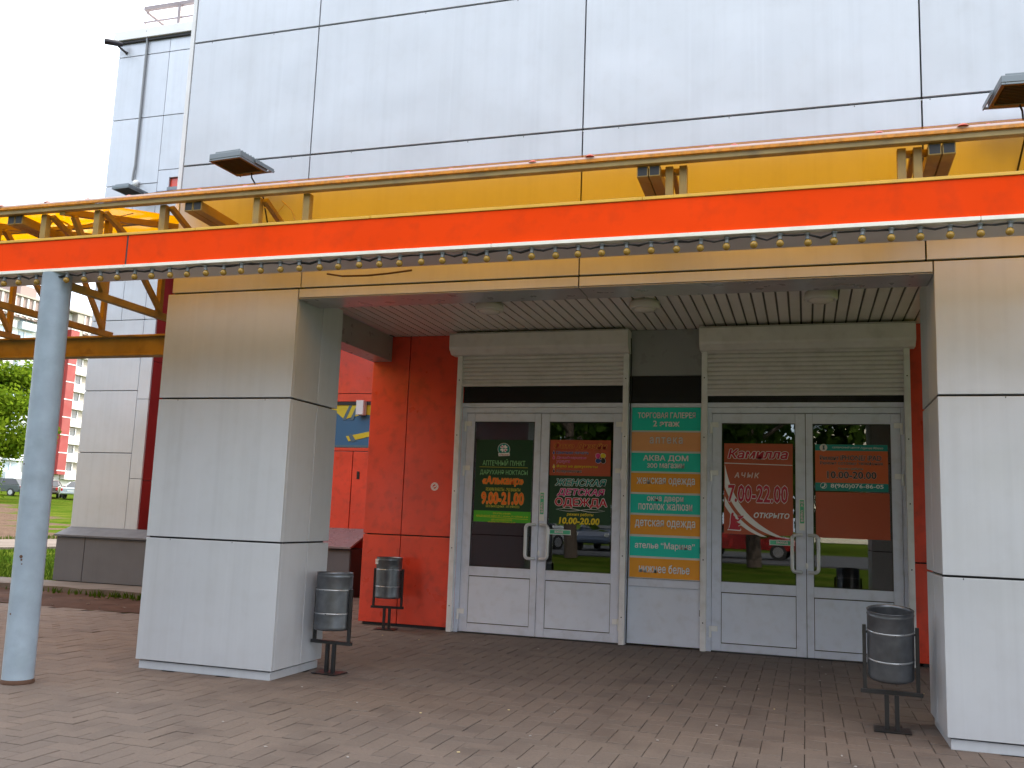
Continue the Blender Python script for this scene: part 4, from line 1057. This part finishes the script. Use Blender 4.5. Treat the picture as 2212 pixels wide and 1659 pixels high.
# herringbone paving of small blocks
def paving():
    rnd = random.Random(2)
    w = .12; g = .0022; cv = .0032
    X0, X1, Y0, Y1 = -9.5, 9.5, -6.4, 6.6
    inside = lambda x, y: X0 < x < X1 and Y0 < y < Y1 and (y < 2.98 or (x > -2.1 + .0 * y))
    # pillars, doors and walls stand on the blocks: leave those out that lie wholly inside the hall
    hidden = lambda x, y: (y > 3.72 and .2 < x) or (.1 < x < 1.1 and .1 < y < .65) or (5.85 < x < 7.8 and .1 < y < .65)
    vs, fs, tint = [], [], []
    for i in range(-120, 120):
        for j in range(-80, 80):
            bx, by = (-i + 2 * j), (i + 2 * j)
            for (x0, y0, x1, y1) in ((bx, by, bx + 2, by + 1), (bx + 2, by, bx + 3, by + 2)):
                cx, cy = (x0 + x1) / 2 * w, (y0 + y1) / 2 * w
                if not inside(cx, cy) or hidden(cx, cy): continue
                near = (cy < 3.8)
                a0, b0, a1, b1 = x0 * w + g, y0 * w + g, x1 * w - g, y1 * w - g
                h = rnd.gauss(0, .0011); tx, ty = rnd.gauss(0, .0045), rnd.gauss(0, .0045)
                zf = lambda x, y: h + (x - cx) * tx + (y - cy) * ty
                o = len(vs); tn = rnd.random()
                for (x, y, dz) in ((a0, b0, -.012), (a1, b0, -.012), (a1, b1, -.012), (a0, b1, -.012)): vs.append((x, y, zf(x, y) + dz))
                for (x, y) in ((a0, b0), (a1, b0), (a1, b1), (a0, b1)): vs.append((x, y, zf(x, y) - cv * .6))
                for (x, y) in ((a0 + cv, b0 + cv), (a1 - cv, b0 + cv), (a1 - cv, b1 - cv), (a0 + cv, b1 - cv)): vs.append((x, y, zf(x, y)))
                for k in range(4):
                    l = (k + 1) % 4
                    fs.append((o + k, o + l, o + 4 + l, o + 4 + k)); fs.append((o + 4 + k, o + 4 + l, o + 8 + l, o + 8 + k))
                fs.append((o + 8, o + 9, o + 10, o + 11)); tint += [tn] * 9
    me = bpy.data.meshes.new('paving'); me.from_pydata(vs, [], fs); me.materials.append(M['paver'])
    at = me.attributes.new('tint', 'FLOAT', 'FACE'); at.data.foreach_set('value', tint)
    o = bpy.data.objects.new('paving', me); C.objects.link(o); tag(o, kind='structure')
    mb = MB(); mb.box(X0, Y0, -.03, X1, 2.98, -.007, 'sand_joint'); mb.box(-2.1, 2.981, -.03, .5, 6.6, -.007, 'sand_joint'); mb.box(.5, 2.981, -.03, X1, 3.75, -.007, 'sand_joint')
    tag(mb.build('paving_bed'), kind='structure')
paving()
# strip of bare soil and concrete slab in front of the wing
def sheetgrid(name, x0, x1, y0, y1, nx, ny, zf, m):
    v = [(x0 + (x1 - x0) * i / nx, y0 + (y1 - y0) * j / ny, 0) for i in range(nx + 1) for j in range(ny + 1)]
    v = [(x, y, zf(x, y)) for x, y, z in v]
    f = [(i * (ny + 1) + j, (i + 1) * (ny + 1) + j, (i + 1) * (ny + 1) + j + 1, i * (ny + 1) + j + 1) for i in range(nx) for j in range(ny)]
    mb = MB(); mb.add(v, f, m, True); return mb.build(name)
rs = random.Random(9)
o = sheetgrid('soil_strip', -14, -2.1, 2.98, 4.6, 90, 14, lambda x, y: -.004 + .012 * math.sin(x * 3.1 + y) * math.sin(y * 5) + rs.uniform(-.006, .008) + (.02 if y > 4.2 else 0), 'soil'); tag(o, kind='structure')
mb = MB(); n = 40
for i in range(n):
    xa, xb = -14 + 11.9 * i / n, -14 + 11.9 * (i + 1) / n
    ya, yb = 4.36 + .02 * math.sin(i * 1.7), 4.36 + .02 * math.sin((i + 1) * 1.7)
    za, zb = .088 + .006 * math.sin(i * 2.3), .088 + .006 * math.sin((i + 1) * 2.3)
    mb.hexa([(xa, ya, -.05), (xb, yb, -.05), (xb, 5.12, -.05), (xa, 5.12, -.05), (xa, ya, za), (xb, yb, zb), (xb, 5.12, .09), (xa, 5.12, .09)], 'concrete')
tag(mb.build('concrete_slab'), kind='structure')
def strip(name, A, d, l0, l1, offs, th, m):
    A = Vector(A); d = Vector(d).normalized(); nrm = Vector((d.y, -d.x)); mb = MB(); n = 24
    for i in range(n):
        a, b = l0 + (l1 - l0) * i / n, l0 + (l1 - l0) * (i + 1) / n
        q = [A + d * a + nrm * offs[0], A + d * b + nrm * offs[0], A + d * b + nrm * offs[1], A + d * a + nrm * offs[1]]
        z = [hz(p.x, p.y) for p in q]
        mb.hexa([(p.x, p.y, zz - .05) for p, zz in zip(q, z)][::-1] + [(p.x, p.y, zz + th) for p, zz in zip(q, z)][::-1], m)
    tag(mb.build(name), kind='structure')
strip('path', (-15.4, 13.6), (.36, .93), -26, 40, (0.1, 2.25), .02, 'pale_path')
strip('kerb', (-15.4, 13.6), (.36, .93), -26, 40, (2.75, 3.35), .05, 'pale_path')
# road and far pavement behind the viewer, mirrored in the door glass
tag(MB().box(-150, -34, -.03, 150, -20, .012, 'asphalt').build('road'), kind='structure')
# small litter on the blocks
mb = MB(); rnd = random.Random(21)
for k in range(48):
    x, y = rnd.uniform(-1, 7.5), rnd.uniform(-3.2, 3.0)
    if k % 3 == 0: x, y = rnd.uniform(2.5, 6), rnd.uniform(-1.5, 3.2)
    if (-.05 < x < 1.25 or 5.6 < x < 8) and -.05 < y < .8: continue
    s = rnd.uniform(.005, .011); a = rnd.uniform(0, 3)
    mb.bar((x, y, .004), (x + s * 1.6 * math.cos(a), y + s * 1.6 * math.sin(a), .004), s, .004, 'litter_pale' if rnd.random() < .75 else 'twig')
tag(mb.build('litter'), 'small pale scraps and cigarette ends scattered over the paving', 'litter', kind='stuff')
mb = MB()
for k in range(70):
    x, y = rnd.uniform(-9, -2.4), rnd.uniform(3.1, 4.3); s = rnd.uniform(.01, .028); a = rnd.uniform(0, 3)
    mb.bar((x, y, .012), (x + s * 1.6 * math.cos(a), y + s * 1.6 * math.sin(a), .012), s, .008, 'pale_path')
tag(mb.build('pebbles'), 'pale stones and scraps lying on the bare soil strip', 'stones', kind='stuff')
# grass and weeds
def blades(name, spots, label, m, cat):
    v, f, tn = [], [], []; rnd = random.Random(hash(name) % 1000 if False else len(name))
    for (x, y, z, h) in spots:
        a = rnd.uniform(0, 6.28); w = h * .09 + .003; l = h * rnd.uniform(.1, .6); b = rnd.uniform(0, 6.28)
        o = len(v); dx_, dy_ = math.cos(a) * w, math.sin(a) * w
        mx_, my_ = math.cos(b) * l, math.sin(b) * l
        v += [(x - dx_, y - dy_, z), (x + dx_, y + dy_, z), (x + dx_ * .7 + mx_ * .4, y + dy_ * .7 + my_ * .4, z + h * .6), (x - dx_ * .7 + mx_ * .4, y - dy_ * .7 + my_ * .4, z + h * .6), (x + mx_, y + my_, z + h)]
        f += [(o, o + 1, o + 2, o + 3), (o + 3, o + 2, o + 4)]; q = rnd.random(); tn += [q, q]
    me = bpy.data.meshes.new(name); me.from_pydata(v, [], f); me.materials.append(M[m])
    at = me.attributes.new('tint', 'FLOAT', 'FACE'); at.data.foreach_set('value', tn)
    o = bpy.data.objects.new(name, me); C.objects.link(o); tag(o, label, cat, kind='stuff')
rnd = random.Random(4)
sp = []
for cx, cy, n, s in ((-3.9, 4.27, 120, .25), (-3.25, 4.25, 150, .2), (-4.6, 4.28, 60, .3), (-6.6, 4.27, 60, .4)):
    for k in range(n): sp.append((rnd.gauss(cx, s), cy + rnd.gauss(0, .04), .0, rnd.uniform(.03, .11)))
blades('weeds', sp, 'low green weeds along the broken edge of the concrete slab', 'grass_blade', 'weeds')
sp = []
while len(sp) < 14000:
    x, y = rnd.uniform(-16, -6.0), rnd.uniform(5.2, 16)
    if math.hypot(x - 4.94, y + 6.19) < 13.5: continue
    nrm = (x + 15.4) * .9326 - (y - 13.6) * .361
    if -.1 < nrm < 3.6: continue
    if x > -5.75 and y > 5: continue
    sp.append((x, y, hz(x, y) - .02, rnd.uniform(.04, .12)))
blades('grass', sp, 'rough green grass beside the path behind the pole', 'grass_blade', 'grass')

# ------------------------------------------------------------------ trees
def tree_mesh(seed, H, CR, nleaf, leafm, leaf=.11, trunk_h=.28, gap=.35):
    rnd = random.Random(seed)
    tr = MB(); clumps = []
    base = Vector((0, 0, 0)); top = Vector((rnd.uniform(-.3, .3), rnd.uniform(-.3, .3), H * .82))
    tr.tube([base, base.lerp(top, .33) + Vector((rnd.uniform(-.1, .1), 0, 0)), base.lerp(top, .66), top], [H * .022, H * .016, H * .010, H * .004], 'bark', 8)
    for k in range(22):
        s = trunk_h + (1 - trunk_h) * (k / 22) ** .9 * .95; p = base.lerp(top, s); a = k * 2.4 + rnd.uniform(-.4, .4)
        prof = math.sin(math.pi * min(1, (s - trunk_h * .6) / (1.06 - trunk_h * .6)) ** .75); L = CR * max(.25, prof) * rnd.uniform(.75, 1.1)
        q = p + Vector((math.cos(a) * L, math.sin(a) * L, L * rnd.uniform(.25, .7)))
        mid = p.lerp(q, .5) + Vector((0, 0, .1 * L))
        tr.tube([p, mid, q], [H * .007, H * .004, H * .0015], 'bark', 6)
        for t in (.45, .7, .9, 1.0): clumps.append((p.lerp(q, t) + Vector((rnd.gauss(0, .12), rnd.gauss(0, .12), rnd.gauss(0, .1))) * CR, CR * rnd.uniform(.16, .30)))
        for t in (.6, .85):
            b = a + rnd.choice((-.8, .8)); r0 = p.lerp(q, t); r1 = r0 + Vector((math.cos(b), math.sin(b), .35)) * L * .4
            tr.tube([r0, r1], [H * .0025, H * .001], 'bark', 5); clumps.append((r1, CR * rnd.uniform(.14, .25)))
    v, f, tn = [], [], []
    for k in range(nleaf):
        c, r = rnd.choice(clumps); d = Vector((rnd.gauss(0, 1), rnd.gauss(0, 1), rnd.gauss(0, .8))); d = d.normalized() * r * rnd.random() ** .45
        p = c + d; n = (d.normalized() + Vector((rnd.gauss(0, .6), rnd.gauss(0, .6), rnd.gauss(.4, .6)))).normalized()
        u = n.orthogonal().normalized(); u.rotate(Matrix.Rotation(rnd.uniform(0, 6.28), 3, n)); w = n.cross(u); s = leaf * rnd.uniform(.6, 1.3)
        o = len(v); v += [tuple(p - u * s), tuple(p + w * s * .55), tuple(p + u * s), tuple(p - w * s * .55)]; f.append((o, o + 1, o + 2, o + 3)); tn.append(rnd.random())
    me = bpy.data.meshes.new('crown'); me.from_pydata(v, [], f); me.materials.append(M[leafm])
    at = me.attributes.new('tint', 'FLOAT', 'FACE'); at.data.foreach_set('value', tn)
    return tr, me
def make_tree(label, loc, seed, H, CR, n, leafm, leaf, group=None, trunk_h=.28):
    t = thing('tree', label, 'tree', loc, 0, group); tr, me = tree_mesh(seed, H, CR, n, leafm, leaf, trunk_h)
    tr.build('trunk', t); o = bpy.data.objects.new('crown', me); C.objects.link(o); o.parent = t; return t
make_tree('bright green leafy tree behind the parked cars at the left edge', (-47.2, 40.4, .9), 3, 10.4, 5.0, 42000, 'leaf', .17, None, .10)
# trees behind the viewer: glass mirrors some, outer ones added to block low sky
grp = 'trees behind the viewer mirrored in the door glass'
T0 = make_tree('street tree whose crown is mirrored at the top of the green poster doors', (-2.6, -17.5, 0), 8, 11.5, 4.3, 8500, 'leaf_dark', .2, grp, .20)
NEAR = ((3.4, -17, 1.0, 1.0, 'street tree whose trunk is mirrored in the left brown poster door'), (-15.2, -18, 1.1, 4.0, 'unseen tree beyond the white car, added to block low sky'),
        (-22, -17, 1.15, 5.0, 'unseen tree at the left end of the near row, added to block low sky'), (-29, -16, 1.2, .6, 'unseen tree past the left end of the near row, added to block low sky'), (-36, -14, 1.2, 1.9, 'unseen tree at the far left corner by the lawn, added to block low sky'), (32, -16, 1.2, 4.4, 'unseen tree at the right end of the near row, added to block low sky'), (39, -13, 1.2, 5.5, 'unseen tree at the far right corner, added to block low sky'))
FAR = ((1.2, -41, 1.05, 1.0, 'leafy tree across the road behind the red car'), (5.6, -44, .6, 2.2, 'small tree before the pale block mirrored in the right door'), (-9.5, -39, 1.15, 3.1, 'tall tree across the road beyond the white car'), (-5.5, -47, 1.3, 2.6, 'tall back row tree across the road behind the navy car'),
       (-16, -38, 1.2, 4.0, 'broad tree across the road far beyond the white car'), (-24, -40, 1.25, 5.0, 'tree across the road second from the far left'), (-33, -38, 1.25, 5.6, 'tree across the road at the far left'), (16, -42, 1.0, .6, 'tree across the road to the right of the pale block door'), (24, -40, 1.2, 1.6, 'tree across the road at the far right'), (-46, -26, 1.3, 1.9, 'unseen wide tree left of the road by the verge, added to block low sky'), (-52, -6, 1.2, 3.9, 'unseen wide tree at the left edge of the lawn, added to block low sky'), (48, -24, 1.2, .4, 'unseen wide tree right of the road by the verge, added to block low sky'))
for (x, y, s, rz, lb) in NEAR + FAR:
    c = copy_tree(T0); c.location = (x, y, 0); c.scale = (s, s, s); c.rotation_euler = (0, 0, rz); c['label'] = lb

# ------------------------------------------------------------------ cars
def make_car(paint, kind):
    t = thing('parked_car', '', 'car', (0, 0, 0))
    L = 4.2
    # side profile, x forward (front at +), z up; wagon/hatch or sedan
    low = [(-2.1, .35), (-2.13, .55), (-2.08, .82), (-2.0, .93)]
    if kind == 'hatch': roof = [(-2.0, .93), (-1.55, 1.36), (-1.2, 1.42), (.25, 1.40), (1.0, .95)]
    else: roof = [(-2.0, .95), (-1.25, 1.02), (-.65, 1.38), (-.1, 1.43), (.45, 1.38), (1.15, .97)]
    hood = [(1.9, .80), (2.08, .62), (2.1, .38)]
    body = low + ([] if kind == 'hatch' else [(-1.25, 1.0)]) + [(1.0, .93)] + hood
    def loft(mb, prof, wfun, m):
        n = len(prof); v = []
        secs = [(-1, .93), (-.97, 1.0), (.97, 1.0), (1, .93)]
        for s, k in secs:
            for (x, z) in prof: v.append((x * (k if abs(s) == 1 else 1), s * wfun(z), .30 + (z - .30) * (k if abs(s) == 1 else 1)))
        f = [(i + a * n, i + (a + 1) * n, (i + 1) % n + (a + 1) * n, (i + 1) % n + a * n) for a in range(3) for i in range(n)]
        f += [tuple(range(n)), tuple(reversed(range(3 * n, 4 * n)))]
        mb.add(v, f, m)
    mb = MB(); loft(mb, body, lambda z: .83, paint)
    mb.build('body', t, bevel=.05, seg=3)
    cab = [(p[0], p[1]) for p in roof]
    mb = MB(); n = len(cab); v = []
    for s in (-1, 1):
        for (x, z) in cab: v.append((x, s * (.80 - (z - .93) * .42), z))
    mb.add(v, [(i, i + 1, i + 1 + n, i + n) for i in range(n - 1)] + [tuple(range(n)), tuple(reversed(range(n, 2 * n)))], 'car_glass'); mb.build('windows', t, bevel=.02)
    mb = MB(); rp = [p for p in cab if p[1] > 1.3]; n = len(rp); v = []
    for s in (-1, 1):
        for (x, z) in rp: v.append((x, s * (.82 - (z - .93) * .42), z + .012))
    for s in (-1, 1):
        for (x, z) in rp: v.append((x, s * (.82 - (z - .93) * .42), z - .03))
    f = [(i, i + 1, i + 1 + n, i + n) for i in range(n - 1)]
    mb.add(v, f, paint)
    for s in (-1, 1):
        for i in range(len(cab) - 1):
            if (cab[i][1] > 1.3) != (cab[i + 1][1] > 1.3):
                p, q = cab[i], cab[i + 1]; mb.bar((p[0], s * (.805 - (p[1] - .93) * .42), p[1]), (q[0], s * (.805 - (q[1] - .93) * .42), q[1]), .07, .06, paint)
        mb.bar((-.35, s * .79, .95), (-.38, s * .62, 1.40), .07, .04, paint)
        mb.bar((cab[0][0] * .97, s * .80, .965), (cab[-1][0], s * .80, .955), .03, .05, paint)
    mb.build('roof', t, bevel=.01)
    for (x, s) in ((-1.3, -1), (-1.3, 1), (1.3, -1), (1.3, 1)):
        mb = MB(); mb.tube([(x, s * .66, .31), (x, s * .845, .31)], .31, 'tyre', 24); w = mb.build('wheel', t, bevel=.02)
        MB().tube([(x, s * .80, .31), (x, s * .855, .31)], .20, 'rim', 16).build('rim', w)
    for s in (-1, 1):
        MB().box(-2.145, s * .78 - .14 * (s > 0), .62, -2.02, s * .78 + .14 * (s < 0), .84, 'tail_red').build('tail_light', t, bevel=.02)
        MB().box(1.98, s * .76 - .18 * (s > 0), .60, 2.09, s * .76 + .18 * (s < 0), .75, 'head_clear').build('headlight', t, bevel=.02)
    MB().box(-2.155, -.26, .58, -2.10, .26, .69, 'plate_white').build('number_plate', t)
    mb = MB(); mb.box(-2.17, -.80, .38, -2.0, .80, .54, paint); mb.box(2.0, -.80, .32, 2.15, .80, .50, paint); mb.build('bumper', t, bevel=.04)
    return t
def place(t, x, y, rz, label, group, z=None):
    t.location = (x, y, hz(x, y) if z is None else z); t.rotation_euler = (0, 0, rz); t['label'] = label; t['group'] = group
c1 = make_car('car_green', 'hatch'); place(c1, -58.0, 54.6, R(188), 'dark green estate car parked left of the pole', 'cars parked beyond the grass')
c2 = make_car('car_brown', 'sedan'); place(c2, -54.6, 56.0, R(128), 'dark brown saloon parked with its tail toward the grass', 'cars parked beyond the grass')
c3 = make_car('car_silver', 'sedan'); place(c3, -52.0, 56.6, R(112), 'silver saloon half hidden behind the set back wing', 'cars parked beyond the grass')
grp = 'cars parked across the road'
c4 = make_car('car_white', 'sedan'); place(c4, -6.3, -24, R(120), 'white car across the road mirrored in the left glass door', grp, 0)
c5 = make_car('car_navy', 'hatch'); place(c5, -3.4, -27, R(95), 'navy car across the road mirrored in the green poster doors', grp, 0)
c6 = make_car('car_red', 'sedan'); place(c6, 2.7, -25, R(5), 'red car across the road mirrored in the brown poster doors', grp, 0)

# ------------------------------------------------------------------ apartment blocks
def apartment():
    X = -105.0
    t = thing('apartment_tower', 'white panel apartment tower with red stripe far behind the pole', 'building', (X, 108, 3.2))
    K = local(t, (X, 108, 3.2))
    z0, ztop, fh = 3.2, 30.7, 2.75
    mb = MB(); mb.box(X - 14, 78, -1, X - .4, 132, ztop - .1, 'apt_white'); mb.build('wall', **K)
    mb = MB(); mb.box(X - .4, 108.7, 5.3, X + .9, 110.4, 27.8, 'apt_red')
    for k in range(9): mb.box(X + .9, 108.6, 5.3 + 2.75 * k + .5, X + .95, 110.5, 5.45 + 2.75 * k + .5, 'apt_white')
    mb.build('red_stripe', **K)
    mb = MB()
    for k in range(8):
        z = 4.6 + fh * k; mb.box(X - .38, 110.7, z, X + .55, 118, z + 1.25, 'apt_white')
    mb.build('balcony_front', **K)
    mb = MB(); mb.box(X - .395, 110.65, 4.6, X - .2, 118, 27.4, 'apt_beige'); mb.box(X - .395, 103.3, 3.2, X + .1, 105.8, 27, 'apt_beige'); mb.build('beige_panel', **K)
    for k in range(8):
        z = 4.6 + fh * k + 1.35
        w = MB().box(X - .19, 111.5, z, X - .12, 113.0, z + 1.25, 'pane_dark').build('window', **K)
        mb = MB(); mb.box(X - .11, 111.4, z - .08, X - .02, 113.1, z, 'apt_white'); mb.box(X - .11, 112.6, z, X - .02, 112.8, z + 1.25, 'apt_white'); mb.box(X - .11, 111.4, z, X - .05, 111.5, z + 1.3, 'apt_white'); mb.build('frame', w, (X, 108, 3.2))
    for col, y in enumerate((80, 84, 88, 92, 96, 99.6)):
        for k in range(9):
            z = 4.2 + fh * k
            MB().box(X - .38, y, z - .1, X + (.5 if col % 2 else .1), y + 3.0, z + 1.0, 'apt_blue' if col % 2 else 'apt_white').build('balcony_front', **K)
            w = MB().box(X - .39, y + .3, z + 1.05, X - .3, y + 2.7, z + 2.4, 'pane_sky').build('window', **K)
            mb = MB(); mb.box(X - .29, y + 1.2, z + 1.05, X - .2, y + 1.4, z + 2.4, 'apt_white'); mb.box(X - .29, y + .2, z + .98, X - .2, y + 2.8, z + 1.05, 'apt_white'); mb.build('frame', w, (X, 108, 3.2))
    mb = MB()
    for (ya, yb) in ((78, 107.8), (111.3, 118.5)):
        mb.box(X - .39, ya, 27.6, X + .6, yb, ztop, 'apt_brown')
        y = ya
        while y < yb: mb.box(X + .6, y, 27.7, X + .75, y + .28, ztop - .1, 'apt_white'); y += 1.15
        mb.box(X + .6, ya, 27.9, X + .7, yb, 28.1, 'apt_white')
    mb.box(X - .39, 109.9, 26.6, X + .7, 111.2, ztop, 'apt_beige')
    mb.box(X - 14.5, 77.5, ztop, X + .9, 132, ztop + .25, 'apt_beige'); mb.build('parapet', **K)
    mb = MB(); mb.box(X - 5, 100, ztop + .25, X - 1, 103, ztop + 2.2, 'apt_brown'); mb.build('roof_hatch', **K)
apartment()
def pale_block():
    t = thing('apartment_block', 'pale sunlit panel block across the road mirrored in the right door', 'building', (26, -80, 0))
    K = local(t, (26, -80, 0))
    MB().box(4, -94, 0, 75, -80, 14, 'apt_pale').build('wall', **K)
    n = 0
    for k in range(4):
        for i in range(12):
            x = 5.5 + i * 5.4; z = 1.4 + k * 3.05
            w = MB().box(x, -80, z, x + 2.0, -79.96, z + 1.5, 'pane_dark').build('window', **K); n += 1
    mb = MB()
    for k in range(1, 5): mb.box(4, -80, k * 3.05 - .1, 75, -79.98, k * 3.05 - .02, 'apt_beige')
    mb.build('panel_joint', **K)
    MB().box(3.5, -94.3, 14, 75.5, -79.6, 14.6, 'apt_beige').build('roof', **K)
pale_block()
